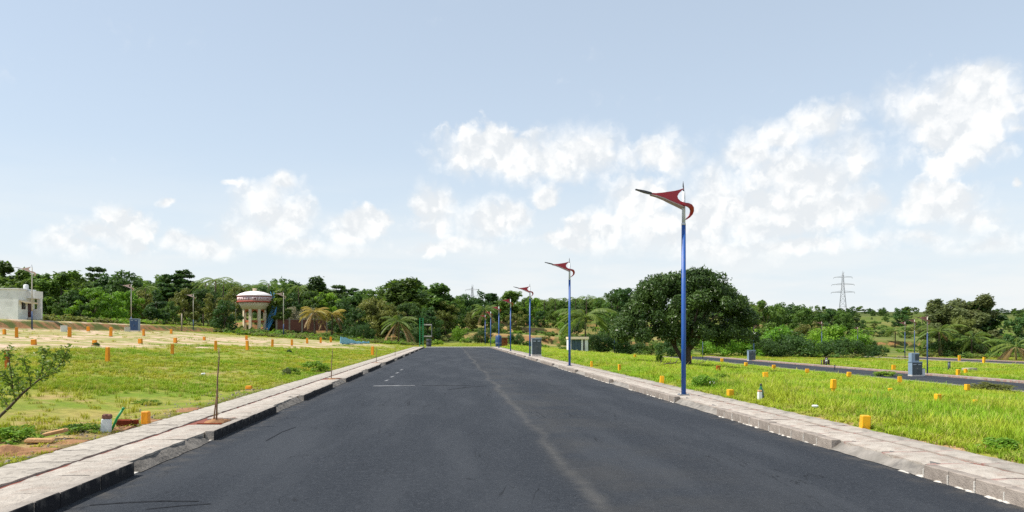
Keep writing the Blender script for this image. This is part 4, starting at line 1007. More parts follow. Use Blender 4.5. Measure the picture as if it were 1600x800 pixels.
for off in (-.45, .45):
    pts = []
    for i in range(n + 1):
        a = face + R(48) + R(75) * i / n; rr = rc + .9 + (Rt + .75 - rc - .9) * min(1, i / n * 1.25) + off; pts.append((rr * math.cos(a), rr * math.sin(a), .28 + (HT - .1) * i / n))
    MB().tube(pts, .07, 6).build('stringer', M['blue_stair'], t)
    MB().tube([(p[0], p[1], p[2] + 1.0) for p in pts], .035, 6).build('handrail', M['blue_stair'], t)
    if off > 0:
        for p, p2 in zip(pts[:-1], pts[1:]):
            b = MB(); b.add([p, p2, (p2[0], p2[1], p2[2] + .75), (p[0], p[1], p[2] + .75), (p[0] * .985, p[1] * .985, p[2]), (p2[0] * .985, p2[1] * .985, p2[2]), (p2[0] * .985, p2[1] * .985, p2[2] + .75), (p[0] * .985, p[1] * .985, p[2] + .75)], [(0, 1, 2, 3), (7, 6, 5, 4), (0, 4, 5, 1), (3, 2, 6, 7)]); b.build('side_panel', M['blue_stair'], t)
    for p in pts[::3]: MB().tube([p, (p[0], p[1], p[2] + 1.0)], .028, 5).build('baluster', M['blue_stair'], t)

# ------------------------------------------------------------------ buildings and walls
D = 85.0; X0 = D * float(ray(28, 500)[0]); Y0 = D * float(ray(28, 500)[1]); z = h1(X0 - 2, Y0 + 1) - .05; k = D / FOC
t = empty('house', (X0, Y0, z), 0, 'white flat-roofed house with maroon door and window, on the bank', 'house')
Hh = (498 - 450) * k; dep = 3.4; wid = 8.2
MB().box((-wid / 2, dep / 2, Hh / 2 - .3), (wid, dep, Hh + .6)).build('wall', M['white_wall'], t)
MB().box((-wid / 2, dep / 2, Hh + .06), (wid + .24, dep + .24, .12)).build('roof_edge', M['white'], t)
MB().box((.35, dep - .75, Hh - .5), (1.0, 1.8, .85)).build('balcony', M['white'], t)
MB().box((.36, dep / 2 - .2, Hh - 1.35), (.75, 2.6, .12), Matrix.Rotation(.35, 3, 'Y')).build('sunshade', M['cream'], t)
w = MB().box((.012, 1.1, 1.72), (.06, .74, 1.0)).build('window', M['maroon'], t)
for q in (-1, 1): MB().box((.05, 1.1 + q * .18, 1.72), (.03, .30, .86)).build('pane', M['glass'], w)
for q in (-1, 0, 1): MB().box((.075, 1.1 + q * .18, 1.72), (.02, .02, .86)).build('bar', M['steel'], w)
d = MB().box((.012, 2.35, 1.05), (.06, .72, 2.1)).build('door', M['maroon'], t)
MB().box((.055, 2.1, 1.05), (.05, .04, .14)).build('handle', M['steel'], d)
MB().box((.75, dep - .35, Hh / 2 - .55), (.4, .4, Hh - .8)).build('porch_column', M['white'], t)
MB().box((.55, dep - .6, .55), (1.1, .2, 1.5)).build('porch_wall', M['white'], t)
for q in range(3): MB().box((.25 + .28 * q, 2.35, .20 - .17 * q), (.28, 1.1, .25)).build('step', M['mortar'], t)
t2 = empty('water_drum', (X0 - .2, Y0 + 2.0, z + Hh + .12), 0, 'white round water drum on the roof of the flat-roofed house', 'water drum')
MB().lathe([(.24, 0), (.26, .06), (.26, .40), (.21, .5), (.12, .54)], 16).build('body', M['plastic'], t2); MB().lathe([(.11, .541), (.11, .58), (.03, .6)], 12).build('lid', M['lamp_dark'], t2)
# brown compound wall behind the water tank, in bays between piers
xa, ya, za = on_ground_D(432, 168); xb, yb_, zb = on_ground_D(548, 176)
t = empty('compound_wall', (xa, ya, za), math.atan2(yb_ - ya, xb - xa), 'long brown compound wall behind the water tank and the palms', 'wall')
L = math.hypot(xb - xa, yb_ - ya); nb = 6; zt = .8
for i in range(nb + 1): MB().box((L * i / nb, 0, 1.1 + zt), (.34, .34, 3.1), bev=.01).build('pier', M['stone'], t)
for i in range(nb):
    MB().box((L * (i + .5) / nb, 0, 1.0 + zt), (L / nb - .36, .20, 2.4)).build('wall_panel', M['brown_wall'], t)
    MB().box((L * (i + .5) / nb, 0, 2.28 + zt), (L / nb - .37, .28, .10)).build('coping', M['stone'], t)
# ------------------------------------------------------------------ pylons
def pylon(px, ytop, D, label):
    x, y, z = on_ground_D(px, D); hh = EYE + (HOR - ytop) * D / FOC - z
    t = empty('pylon', (x, y, z), R(-22), label, 'pylon', 'transmission pylons'); g = M['steel']
    wid = lambda q: (.085 * (1 - q / .62) + .028 * q / .62 if q < .62 else .028 * (1 - (q - .62) / .38) + .010 * (q - .62) / .38) * hh
    lev = [0, .14, .27, .38, .48, .56, .62, .68, .74, .80, .86, .93]; th = .0034 * hh
    cr = lambda q, i: Vector(((-1, 1, 1, -1)[i] * wid(q), (-1, -1, 1, 1)[i] * wid(q), q * hh))
    for i in range(4): MB().tube([cr(q, i) for q in lev] , th, 4).build('leg', g, t)
    b = MB()
    for a, c in zip(lev[:-1], lev[1:]):
        for i in range(4):
            j = (i + 1) % 4; b.tube([cr(a, i), cr(c, j)], th * .6, 3); b.tube([cr(a, j), cr(c, i)], th * .6, 3); b.tube([cr(c, i), cr(c, j)], th * .6, 3)
    b.build('bracing', g, t)
    MB().tube([cr(.93, 0), (0, 0, hh)], th, 4).build('peak', g, t); MB().tube([cr(.93, 2), (.03 * hh, 0, hh * .985)], th, 4).build('peak', g, t)
    for zq, L in ((.84, .205), (.665, .25), (.48, .26)):
        for s in (-1, 1):
            b = MB(); tip = Vector((s * L * hh, 0, zq * hh + .004 * hh))
            for i in ((1, 2) if s > 0 else (0, 3)): b.tube([cr(zq, i), tip], th * .9, 4); b.tube([cr(min(zq + .035, .93), i), tip], th * .7, 4)
            b.tube([tip, tip - Vector((0, 0, .035 * hh))], th, 4)
            b.build('cross_arm', g, t)
pylon(1317, 423, 520, 'nearer tall lattice pylon rising above the trees'); pylon(738, 444, 900, 'faint far lattice pylon over the trees at the road end')

# ------------------------------------------------------------------ vegetation
def leaf_cloud(rng, clumps, n, size, flat=.0, aspect=.5, up=.35):
    """n folded leaf sprays spread through ellipsoidal clumps (x, y, z, r, squash, tone)"""
    C = np.array(clumps, float); w = C[:, 3] ** 2; w /= w.sum()
    c = C[rng.choice(len(C), n, p=w)]
    d = rng.normal(size=(n, 3)); d /= np.linalg.norm(d, axis=1)[:, None]
    r = c[:, 3] * (.35 + .65 * rng.random(n) ** .45) * (1 + .18 * rng.normal(size=n) * (rng.random(n) < .4))
    pos = c[:, :3] + d * np.stack([r, r, r * c[:, 4]], -1)
    nrm = d * .8 + rng.normal(size=(n, 3)) * .65 + np.array((0, 0, up)); nrm /= np.linalg.norm(nrm, axis=1)[:, None]
    t = np.cross(nrm, rng.normal(size=(n, 3))); t /= np.linalg.norm(t, axis=1)[:, None]; b = np.cross(nrm, t)
    s = size * (.55 + .9 * rng.random(n))[:, None]
    fold = nrm * s * .22
    V = np.stack([pos - t * s, pos + b * s * aspect - fold, pos + t * s, pos - b * s * aspect - fold], 1).reshape(-1, 3)
    i = np.arange(n) * 4
    F = np.stack([i, i + 1, i + 2, i + 3], -1)
    tone = np.clip(c[:, 5] * .55 + .45 * rng.random(n), 0, 1); return V, F, np.repeat(tone, 4)
def limbs_mesh(name, m, height, r0, targets, rng, fork=.35):
    b = MB(); lean = rng.normal(size=2) * .02 * height
    top = Vector((lean[0], lean[1], height * fork))
    b.tube([(0, 0, -.04 * height), (lean[0] * .2, lean[1] * .2, .04 * height), (lean[0] * .6, lean[1] * .6, height * fork * .55), top], [r0 * 1.6, r0 * 1.05, r0 * .85, r0 * .75], 8)
    for (x, y, z) in targets:
        e = Vector((x, y, z)); mid = top.lerp(e, .5) + Vector((0, 0, .05 * height)) * (1 if z > top.z else -.5)
        st = Vector((lean[0] * .6, lean[1] * .6, height * fork * float(rng.uniform(.6, .98))))
        b.tube([st, st.lerp(mid, .55), mid, mid.lerp(e, .6), e], [r0 * .5, r0 * .42, r0 * .30, r0 * .18, r0 * .07], 5)
    return b.mesh(name, m)
def clump_set(kind, rng):
    cl = []
    if kind == 'broad':
        for _ in range(44):
            a = rng.uniform(0, 6.28); q = rng.random() ** .5; zz = rng.uniform(.13, .92); prof = max(.0, math.sin(min(1, (zz + .05) / 1.02) * math.pi)) ** .55 * (1 + .15 * math.sin(3 * a))
            cl.append((.42 * q * prof * math.cos(a), .42 * q * prof * math.sin(a), zz, rng.uniform(.06, .115), .85, rng.random()))
    elif kind == 'tall':
        for _ in range(26):
            zz = rng.uniform(.22, .94); prof = (1 - abs(zz - .5) * 1.1); a = rng.uniform(0, 6.28); q = rng.random() ** .6
            cl.append((.22 * q * prof * math.cos(a), .22 * q * prof * math.sin(a), zz, rng.uniform(.05, .10), .95, rng.random()))
    elif kind == 'layered':
        for L in range(7):
            zz = .40 + .085 * L
            for _ in range(4):
                a = rng.uniform(0, 6.28); q = rng.uniform(.05, .24) * (1.15 - .11 * L)
                cl.append((q * math.cos(a), q * math.sin(a), zz + rng.uniform(-.02, .02), rng.uniform(.035, .07), .42, rng.random()))
    elif kind == 'feather':
        for _ in range(34):
            a = rng.uniform(0, 6.28); zz = rng.uniform(.10, .95); q = (.06 + .24 * rng.random()) * (1.15 - abs(zz - .5) * 1.3)
            cl.append((q * math.cos(a), q * math.sin(a), zz, rng.uniform(.035, .085), 1.25, rng.random()))
    elif kind == 'bush':
        for _ in range(22):
            a = rng.uniform(0, 6.28); q = rng.random() ** .5 * .5; zz = rng.uniform(.10, .8) * (1 - q * q * 1.6)
            cl.append((q * math.cos(a), q * math.sin(a), zz, rng.uniform(.12, .20), .85, rng.random()))
    elif kind == 'column':
        for _ in range(30):
            zz = rng.uniform(.04, .95); a = rng.uniform(0, 6.28); q = .24 * rng.random() ** .5 * (1.08 - zz * .75)
            cl.append((q * math.cos(a) + .05 * (zz > .5), q * math.sin(a), zz, rng.uniform(.06, .10), 1.1, rng.random()))
    return cl
LIB = {}
def lib(kind, leaf, n=3000, size=.030, nv=3, bark='bark', fork=.35, r0=.016):
    key = (kind, leaf)
    if key not in LIB:
        out = []
        for v in range(nv):
            rng = np.random.default_rng(hash((kind, leaf, v).__repr__().encode().hex()) % 2 ** 32 if False else sum(map(ord, kind + leaf)) * 7 + v)
            if leaf == 'leaf_smoke': n, size = 7000, .019
            cl = clump_set(kind, rng); V, F, tn = leaf_cloud(rng, cl, n, size)
            crown = np_mesh('crown', V, F, M[leaf], tn)
            tg = [c[:3] for c in cl if c[2] > .3][:9]
            trunk = limbs_mesh('trunk', M[bark], 1.0, r0, tg, rng, fork) if kind != 'bush' else limbs_mesh('stems', M[bark], 1.0, .02, [c[:3] for c in cl][:8], rng, .06)
            out.append((trunk, crown))
        LIB[key] = out
    return LIB[key]
# name, mesh kind, leaf material, width factor, description
KINDS = {
 'broad': ('broadleaf_tree', 'broad', 'leaf_mid', 1.0, 'spreading green broadleaf tree'),
 'darkbroad': ('broadleaf_tree', 'broad', 'leaf_dark', 1.05, 'dark dense broadleaf tree'),
 'bright': ('broadleaf_tree', 'broad', 'leaf_bright', 1.1, 'bright green leafy tree'),
 'olive': ('broadleaf_tree', 'broad', 'leaf_olive', 1.0, 'olive toned broadleaf tree'),
 'tall': ('tall_tree', 'tall', 'leaf_mid', 1.0, 'tall narrow green tree'),
 'talldark': ('tall_tree', 'tall', 'leaf_dark', 1.05, 'tall narrow dark tree'),
 'layered': ('silk_oak_tree', 'layered', 'leaf_dark', 1.0, 'thin dark tree with tiered branches'),
 'smoke': ('feathery_tree', 'feather', 'leaf_smoke', 1.0, 'airy grey green tree'),
 'feather': ('feathery_tree', 'feather', 'leaf_fresh', 1.0, 'feathery green tree with loose plumes'),
 'pale': ('flowering_tree', 'bush', 'leaf_pale', .9, 'low pale flowering tree'),
 'bush': ('shrub', 'bush', 'leaf_mid', 1.0, 'rounded green shrub'),
 'darkbush': ('shrub', 'bush', 'leaf_dark', 1.0, 'dark dense shrub'),
 'brightbush': ('shrub', 'bush', 'leaf_bright', 1.0, 'bright green shrub'),
 'olivebush': ('shrub', 'bush', 'leaf_olive', 1.0, 'dull olive shrub'),
 'column': ('creeper_tree', 'column', 'leaf_dark', 1.0, 'dark creeper covered tree, narrow and leaning'),
 'palm': ('palm_tree', 'palm', 'frond', 1.0, 'coconut palm top'),
}
def frond_arrays(rng, droop=.55, rise=.55, nl=16, lw=.030, ll=.26):
    """one palm frond of unit length along +x: arched midrib with hanging leaflets"""
    V, F, T = [], [], []
    pt = lambda t: np.array((t * (1 - .12 * t * droop), 0, rise * t - (rise * .55 + droop) * t * t))
    for i in range(6):                                            # midrib
        a, c = pt(i / 6), pt((i + 1) / 6); wa, wc = .014 * (1 - i / 7), .014 * (1 - (i + 1) / 7); k = len(V)
        V += [a + (0, wa, 0), a - (0, wa, 0), c - (0, wc, 0), c + (0, wc, 0)]; F += [(k, k + 1, k + 2), (k, k + 2, k + 3)]; T += [.9] * 4
    for i in range(nl):
        t = .16 + .84 * (i + .5) / nl; p = pt(t); L = ll * math.sin(math.pi * min(1, .25 + .78 * (1 - t) ** .8 + .05)) ** .7 * (1 if t < .85 else .75)
        for s in (-1, 1):
            d = np.array((.45 + .3 * t, s * (.75 + rng.uniform(-.1, .1)), -.30 - .45 * droop + rng.uniform(-.15, .1))); d /= np.linalg.norm(d)
            e = np.array((lw, 0, 0)); k = len(V); md = p + d * L * .55; tip = p + d * L + np.array((0, 0, -.10 * L - .05 * droop))
            V += [p - e * .5, p + e * .5, md + e * .5, md - e * .5, tip]; F += [(k, k + 1, k + 2), (k, k + 2, k + 3), (k + 3, k + 2, k + 4)]
            tt = .25 + .75 * rng.random(); T += [tt] * 5
    return np.array(V), np.array(F), np.array(T)
def palm_crown_arrays(rng, n=17, nl=11, dry=False):
    Vs, Fs, Ts, k = [], [], [], 0
    for i in range(n):
        age = i / n; V, F, T = frond_arrays(rng, .25 + .75 * age, .95 - 1.05 * age, nl, .045, .25)
        a = i * 2.399 + rng.uniform(-.2, .2); L = rng.uniform(.85, 1.1)
        V = V * L; V = np.stack([V[:, 0] * math.cos(a) - V[:, 1] * math.sin(a), V[:, 0] * math.sin(a) + V[:, 1] * math.cos(a), V[:, 2]], -1)
        Vs.append(V); Fs.append(F + k); Ts.append(T * (1 - .4 * age)); k += len(V)
    return np.concatenate(Vs), np.concatenate(Fs), np.concatenate(Ts)
def palm_lib():
    if 'palm' not in LIB:
        out = []
        for v in range(3):
            rng = np.random.default_rng(90 + v); V, F, T = palm_crown_arrays(rng)
            V = V * .27 + np.array((.02, 0, .80)); cr = np_mesh('crown', V, F, M['frond'], T)
            b = MB(); b.tube([(0, 0, -.03), (.01, .005, .3), (.018, 0, .6), (.02, 0, .805)], [.020, .014, .012, .011], 7); out.append((b.mesh('trunk', M['bark']), cr))
        LIB['palm'] = out
    return LIB['palm']

MARKS = [(-200, 78, 'behind the white flat-roofed house'), (78, 200, 'between the white house and the twin cabinet'), (200, 335, 'by the dark creeper tree'), (335, 440, 'behind the water tank'),
         (440, 525, 'above the brown compound wall'), (525, 648, 'past the blue tarpaulin'), (648, 705, 'by the green twin posts'), (705, 790, 'facing the end of the main road'),
         (790, 862, 'behind the row of distant street lamps'), (862, 965, 'behind the transformer shelter'), (965, 1175, 'around the big round tree'), (1175, 1270, 'past the small grey cabinet'),
         (1270, 1350, 'below the nearer pylon'), (1350, 1440, 'behind the tall grey cabinet'), (1440, 1700, 'on the terraces past the last lower road')]
GRP = {'palm': 'coconut palms of the tree line', 'bush': 'shrubs at the foot of the tree line'}
TREES = []
def tree(px, top, D, kind, wf=1.0, base=None): TREES.append((px, top, D, kind, wf, base))
# tree line of the photograph: column, top, distance, kind
for q in [(-25,418,160,'broad'),(3,411,165,'tall',1.5),(22,420,150,'feather',1.3),(44,428,185,'darkbroad'),(62,425,150,'feather',1.4),(84,421,165,'broad'),(98,420,150,'feather',1.5),(118,427,172,'feather',1.2),(36,436,140,'feather',1.2),(132,440,150,'feather',1.2),
  (150,414,205,'layered',1.1),(172,424,190,'darkbroad'),(192,422,185,'darkbroad'),(209,430,205,'broad'),(226,437,195,'palm'),(240,428,225,'broad'),(257,432,215,'tall',1.3),(273,425,212,'layered',1.4),(292,417,215,'layered',1.3),
  (308,432,215,'palm'),(322,427,210,'palm',1.1),(335,422,205,'palm',1.2),(348,425,215,'palm'),(363,430,225,'palm'),(377,435,220,'palm'),(392,434,230,'palm',1.1),(406,437,225,'palm'),(421,430,215,'palm'),
  (440,434,225,'broad'),(453,433,230,'darkbroad'),(468,436,215,'palm'),(482,436,220,'palm'),(497,431,215,'talldark',1.5),(511,442,215,'palm'),(525,443,205,'layered',1.6),(545,447,210,'layered',1.5),(561,450,205,'broad'),(578,452,210,'layered',1.5),
  (600,448,190,'broad'),(615,443,180,'olive',.9),(632,436,168,'tall',1.9),(653,448,180,'darkbroad'),(668,452,190,'broad'),(686,445,178,'tall',1.8),(703,453,190,'broad'),(722,458,205,'darkbroad',.9),(737,462,240,'darkbroad'),(755,453,215,'darkbroad',.9),
  (766,455,230,'layered',1.5),(780,462,240,'broad'),(803,455,210,'tall',1.9),(820,462,240,'broad'),(835,464,225,'bright',.8),(850,462,250,'palm'),(868,460,255,'palm'),(884,464,250,'broad'),(900,458,255,'palm'),(916,455,250,'palm'),(932,456,245,'palm'),(948,457,235,'broad'),(964,450,225,'darkbroad'),(980,446,210,'darkbroad'),
  # second rank, lower and nearer
  (70,448,150,'bush'),(112,452,146,'darkbroad',.9),(146,448,140,'bright',1.15),(172,456,150,'bright',1.0),(197,452,170,'bright',.9),(130,474,138,'darkbroad'),(88,470,140,'broad',.9),(222,452,175,'olive'),(243,453,134,'column',1.35),(268,468,142,'broad',.95),
  (288,450,170,'olive',.9),(318,448,175,'darkbroad'),(342,452,158,'olive',1.0),(350,468,150,'darkbroad',1.0),(372,446,178,'olive'),(432,452,172,'feather',1.5),(415,446,190,'darkbroad'),(470,468,178,'pale',1.2),(452,456,196,'darkbroad'),(492,452,195,'broad'),(512,456,195,'bright',.9),
  (540,462,168,'darkbroad',1.0),(556,480,150,'darkbroad',.9),(583,463,158,'olive',1.0),(604,462,160,'olive',.9),(566,500,142,'darkbush',1.2),(640,470,150,'darkbroad',.9),(668,478,158,'darkbroad'),(696,470,175,'olive',1.0),(655,500,140,'darkbush'),
  (716,505,165,'brightbush'),(738,484,200,'olive'),(760,480,200,'broad'),(752,508,152,'darkbush',1.1),(778,500,175,'darkbush',1.2),(786,474,220,'broad'),(806,482,200,'olive'),(822,484,215,'broad'),(845,484,220,'darkbroad'),(865,482,215,'broad'),(882,486,210,'bright',.8),(806,512,150,'darkbush'),
  (1345,510,200,'bush',1.3),(1383,512,215,'darkbush',1.5),(1412,514,210,'bush',1.4),(1438,505,230,'darkbroad',1.1),(897,480,190,'darkbroad',.9),(950,486,170,'broad'),(935,510,128,'darkbush',1.5),(962,516,124,'darkbush',1.5),(985,520,128,'darkbush',1.2),(915,516,135,'darkbush',1.3),(888,514,150,'bush'),
  # right of the big tree
  (1100,505,150,'brightbush',1.3),(1130,512,140,'brightbush',1.2),(1050,520,140,'darkbush',1.2),(1018,522,150,'bush',1.2),(1158,500,150,'bright',1.1),(1150,478,210,'broad'),(1168,470,220,'broad'),(1182,462,200,'olive',1.0),(1198,467,190,'broad'),(1214,471,210,'broad'),(1232,473,215,'darkbroad'),(1250,474,205,'broad'),(1268,476,215,'broad'),(1284,477,215,'palm'),
  (1300,481,205,'darkbroad'),(1318,484,200,'broad'),(1332,491,205,'darkbroad'),(1190,498,150,'brightbush',1.4),(1215,500,152,'brightbush',1.3),(1240,508,145,'darkbush',1.7),(1196,520,140,'darkbush',1.4),(1215,522,138,'darkbush',1.3),(1262,496,175,'olive',.9),(1288,497,165,'brightbush',1.3),(1315,500,160,'brightbush',1.3),(1306,520,146,'darkbush',1.4),(1333,522,144,'darkbush',1.3),
  (1362,497,330,'darkbroad'),(1352,520,160,'darkbush',1.1),(1372,534,152,'darkbush',1.2),(1385,490,300,'broad'),(1406,481,260,'darkbroad',1.25),(1424,492,280,'palm'),(1442,486,225,'palm',1.1),(1456,490,215,'broad'),(1473,468,172,'smoke',1.6),(1492,463,168,'smoke',1.7),(1512,463,170,'smoke',1.6),(1532,467,172,'talldark',1.8),(1505,492,160,'olive',.95),(1425,508,230,'olivebush',1.3),
  (1480,520,150,'darkbush',1.2),(1535,515,155,'darkbush',1.4),(1560,493,300,'palm'),(1572,495,290,'palm'),(1583,494,285,'palm'),(1562,520,165,'olivebush',1.4),(1599,488,150,'darkbroad',.9),(1625,480,160,'broad'),(1655,475,170,'darkbroad'),
  (1348,499,260,'darkbroad'),(1366,504,240,'olive',1.2),(1380,506,235,'bush',1.6),(1396,503,265,'broad'),(1418,498,270,'darkbroad',1.2),(1434,501,250,'broad',1.2),(1556,500,250,'broad',1.2),(1574,502,240,'darkbroad',1.2),(1592,499,255,'broad'),(1612,497,250,'darkbroad'),(624,446,172,'broad'),(646,441,185,'tall',1.7),(676,449,180,'broad'),(590,444,200,'broad'),(-60,420,165,'darkbroad'),(-90,425,170,'broad')]: tree(*q)
by = {}
for i, q in enumerate(TREES):
    mk = next(m for a, b, m in MARKS if a <= q[0] < b); by.setdefault((q[3], mk), []).append(i)
lab = {}
for (kd, mk), idx in by.items():
    idx.sort(key=lambda i: TREES[i][0]); d0 = KINDS[kd][4]
    for n, i in enumerate(idx):
        if len(idx) == 1: lab[i] = d0 + ' ' + mk
        else: lab[i] = ('leftmost ' if n == 0 else 'rightmost ' if n == len(idx) - 1 else O[n] + '-from-left ') + d0 + ' ' + mk
first_of = {}
for i, (px, top, D, kd, wf, base) in enumerate(TREES):
    nm, mk, lf, w0, desc = KINDS[kd]
    x, y, z = on_ground_D(px, D); h = EYE + (HOR - top) * D / FOC - z; h = max(h, 1.2)
    var = palm_lib() if kd == 'palm' else lib(mk, lf)
    trunk, crown = var[i % len(var)]
    f = (1.0 if kd != 'palm' else 1.15); w = w0 * wf * h * f
    if kd == 'palm': w = min(w, 13 * wf); h2 = h / 1.0
    tz = empty(nm, (x, y, z), random.uniform(0, 6.28), lab[i], 'palm' if kd == 'palm' else ('shrub' if 'shrub' in nm else 'tree'), 'coconut palms of the far tree line' if kd == 'palm' else ('shrubs at the foot of the tree line' if nm == 'shrub' else 'trees of the far tree line'), (w, w, h))
    a = bpy.data.objects.new('trunk' if mk != 'bush' else 'stems', trunk); link(a, tz)
    c = bpy.data.objects.new('crown', crown); link(c, tz)

# the big round tree in the right hand field
bx, by_, bD = ground_at(1076, 572); bz = h1(bx, by_)
bh = (572 - 419) * bD / FOC; rng = np.random.default_rng(5)
cl = []
for _ in range(210):                                         # clumps fill the outline of the photographed crown
    u = rng.uniform(-1, 1); top = (1 - abs(u) ** 2.4 * .55) * (1 + .03 * math.sin(9 * u)); lowz = .23 + .10 * abs(u) - (.04 if u > .2 else 0)
    a = rng.uniform(-1, 1) * math.sqrt(max(0, 1 - u * u * .8)); zz = rng.uniform(lowz, max(top - .09, lowz + .01)); q = rng.random()
    if q < .6: zz = top - .09 - .10 * rng.random() * (1 - abs(a)) - abs(a) ** 2 * .30
    if _ > 110: a *= .25; zz = (top - .085) if _ % 3 else rng.uniform(lowz, top - .1)
    cl.append((u * .70 - .045, a * .58, max(zz, lowz), rng.uniform(.05, .10), .85, rng.random()))
for _ in range(70):
    u = rng.uniform(-.75, .8); cl.append((u * .70 - .045, rng.uniform(-.25, .25), rng.uniform(.55, .9 - .38 * abs(u) ** 2.4), rng.uniform(.05, .09), .9, rng.random()))
for _ in range(60): u = rng.uniform(-.95, .92); cl.append((u * .70 - .045, rng.uniform(-.3, .3), rng.uniform(.30, .44), rng.uniform(.05, .09), .9, rng.random()))
V, F, tn = leaf_cloud(rng, cl, 54000, .0165, aspect=.42, up=.2)
tb = empty('mango_tree', (bx, by_, bz), 0, 'big round dark tree alone in the grass behind the blue street lamp', 'tree', None, bh)
link(bpy.data.objects.new('crown', np_mesh('crown', V, F, M['leaf_big'], tn)), tb)
b = MB()
b.tube([(-.0, 0, -.03), (.0, 0, .03), (-.005, 0, .12), (.0, 0, .22)], [.045, .033, .028, .026], 10)
b.tube([(-.02, 0, .0), (-.08, .02, .10), (-.16, .03, .24), (-.24, .0, .42), (-.30, .0, .56)], [.026, .022, .020, .015, .008], 8)
for (e, r) in (((.20, .05, .55), .018), ((.06, -.15, .62), .016), ((-.05, .18, .64), .016), ((.38, .0, .52), .014), ((.28, .22, .58), .012), ((.25, -.22, .55), .012), ((.0, .0, .78), .014)):
    e = Vector(e); s = Vector((0, 0, .15)); b.tube([s, s.lerp(e, .35) + Vector((0, 0, .03)), s.lerp(e, .7) + Vector((0, 0, .03)), e], [r * 1.2, r, r * .7, r * .3], 7)
for e in ((-.42, .1, .6), (-.2, -.2, .62), (-.35, -.15, .5)):
    e = Vector(e); s = Vector((-.13, .03, .2)); b.tube([s, s.lerp(e, .5) + Vector((0, 0, .03)), e], [.014, .010, .004], 6)
b.build('trunk', M['bark'], tb)
# cut branches lying under it
for (px, py, L, rz, lb) in ((1043, 573, 1.6, .2, 'dead cut branch lying in the grass toward the pavement under the big tree'), (1090, 571, 1.1, -.6, 'dead cut branch lying by the trunk of the big tree')):
    x, y, D = ground_at(px, py); b = MB(); b.tube([(-L / 2, 0, .05), (-.1, .1, .18), (L * .3, 0, .22), (L / 2, .1, .4)], [.05, .045, .03, .012], 7)
    for s in (-.3, .1, .35): b.tube([(s * L, .03, .15), (s * L + .2, .3, .35), (s * L + .35, .4, .6)], [.022, .015, .006], 5)
    o = b.build('branch', M['bark'], None, (x, y, h1(x, y))); o.rotation_euler = (0, 0, rz); tag(o, lb, 'branch', 'cut branches')

# nearer palms whose fronds can be told apart
def near_palm(px, ybase, ytop, label, leaf='frond', n=16, L=None, dry=0, seed=0, dist=None, trunk_r=.14):
    rng = np.random.default_rng(seed)
    if dist: x, y, z = on_ground_D(px, dist); D = dist
    else: x, y, D = ground_at(px, ybase); z = h1(x, y)
    h = EYE + (HOR - ytop) * D / FOC - z; L = L or h * .45; ht = max(h - L * .62, .6)
    t = empty('palm_tree', (x, y, z), rng.uniform(0, 6.28), label, 'palm', 'nearer palms with separate fronds')
    b = MB(); pts = [(0, 0, -.2), (.02 * ht, 0, ht * .3), (.03 * ht, .01 * ht, ht * .7), (.03 * ht, .01 * ht, ht)]
    b.tube(pts, [trunk_r * 1.35, trunk_r, trunk_r * .85, trunk_r * .8], 9); b.build('trunk', M['bark'], t)
    me = {}
    for i in range(n + dry):
        isdry = i >= n; age = i / n if not isdry else 1.35
        q = (int(age * 3.99), isdry)
        if q not in me: V, F, T = frond_arrays(rng, .2 + .6 * age, 1.0 - .95 * age, 24, .042, .27); me[q] = np_mesh('frond', V, F, M['frond_dry' if isdry else leaf], T)
        o = bpy.data.objects.new('frond', me[q]); link(o, t); o.location = pts[-1]; o.scale = (L * rng.uniform(.85, 1.1),) * 3
        o.rotation_euler = (rng.uniform(-.15, .15), rng.uniform(-.1, .1), i * 2.399 + rng.uniform(-.2, .2))
near_palm(916, 552, 468, 'tall arching coconut palm just behind the transformer shelter', seed=1, dist=122, L=4.6, n=20)
near_palm(492, 530, 474, 'yellowing drooping palm in front of the brown wall, nearer the water tank', 'frond_yellow', seed=2, dist=152, L=2.9, dry=4, n=22)
near_palm(518, 530, 478, 'yellowing palm beside the end of the brown wall, nearer the dark trees', 'frond_yellow', seed=3, dist=155, L=2.7, dry=3, n=22)
near_palm(622, 538, 486, 'low palm with hanging dry fronds beside the green twin posts', 'frond', seed=4, dist=135, L=3.2, dry=7, n=20)
near_palm(757, 530, 470, 'palm standing behind the last street lamps at the road end', 'frond', seed=5, dist=185, L=3.4, dry=2)
near_palm(1468, 558, 497, 'pale trunked young palm just past the slim dark lamp', 'frond', seed=6, dist=150, L=4.4, dry=2, trunk_r=.2)
near_palm(1518, 558, 510, 'dark low palm in the middle of the thicket past the slim dark lamp', 'frond', seed=7, dist=148, L=4.0)
near_palm(1588, 560, 515, 'squat palm with long dry fronds hanging over the farther road', 'frond', seed=8, dist=128, L=4.6, dry=8, n=9)
near_palm(1398, 556, 505, 'small palm behind the grey lamps by the tall grey cabinet', 'frond', seed=9, dist=190, L=3.2)

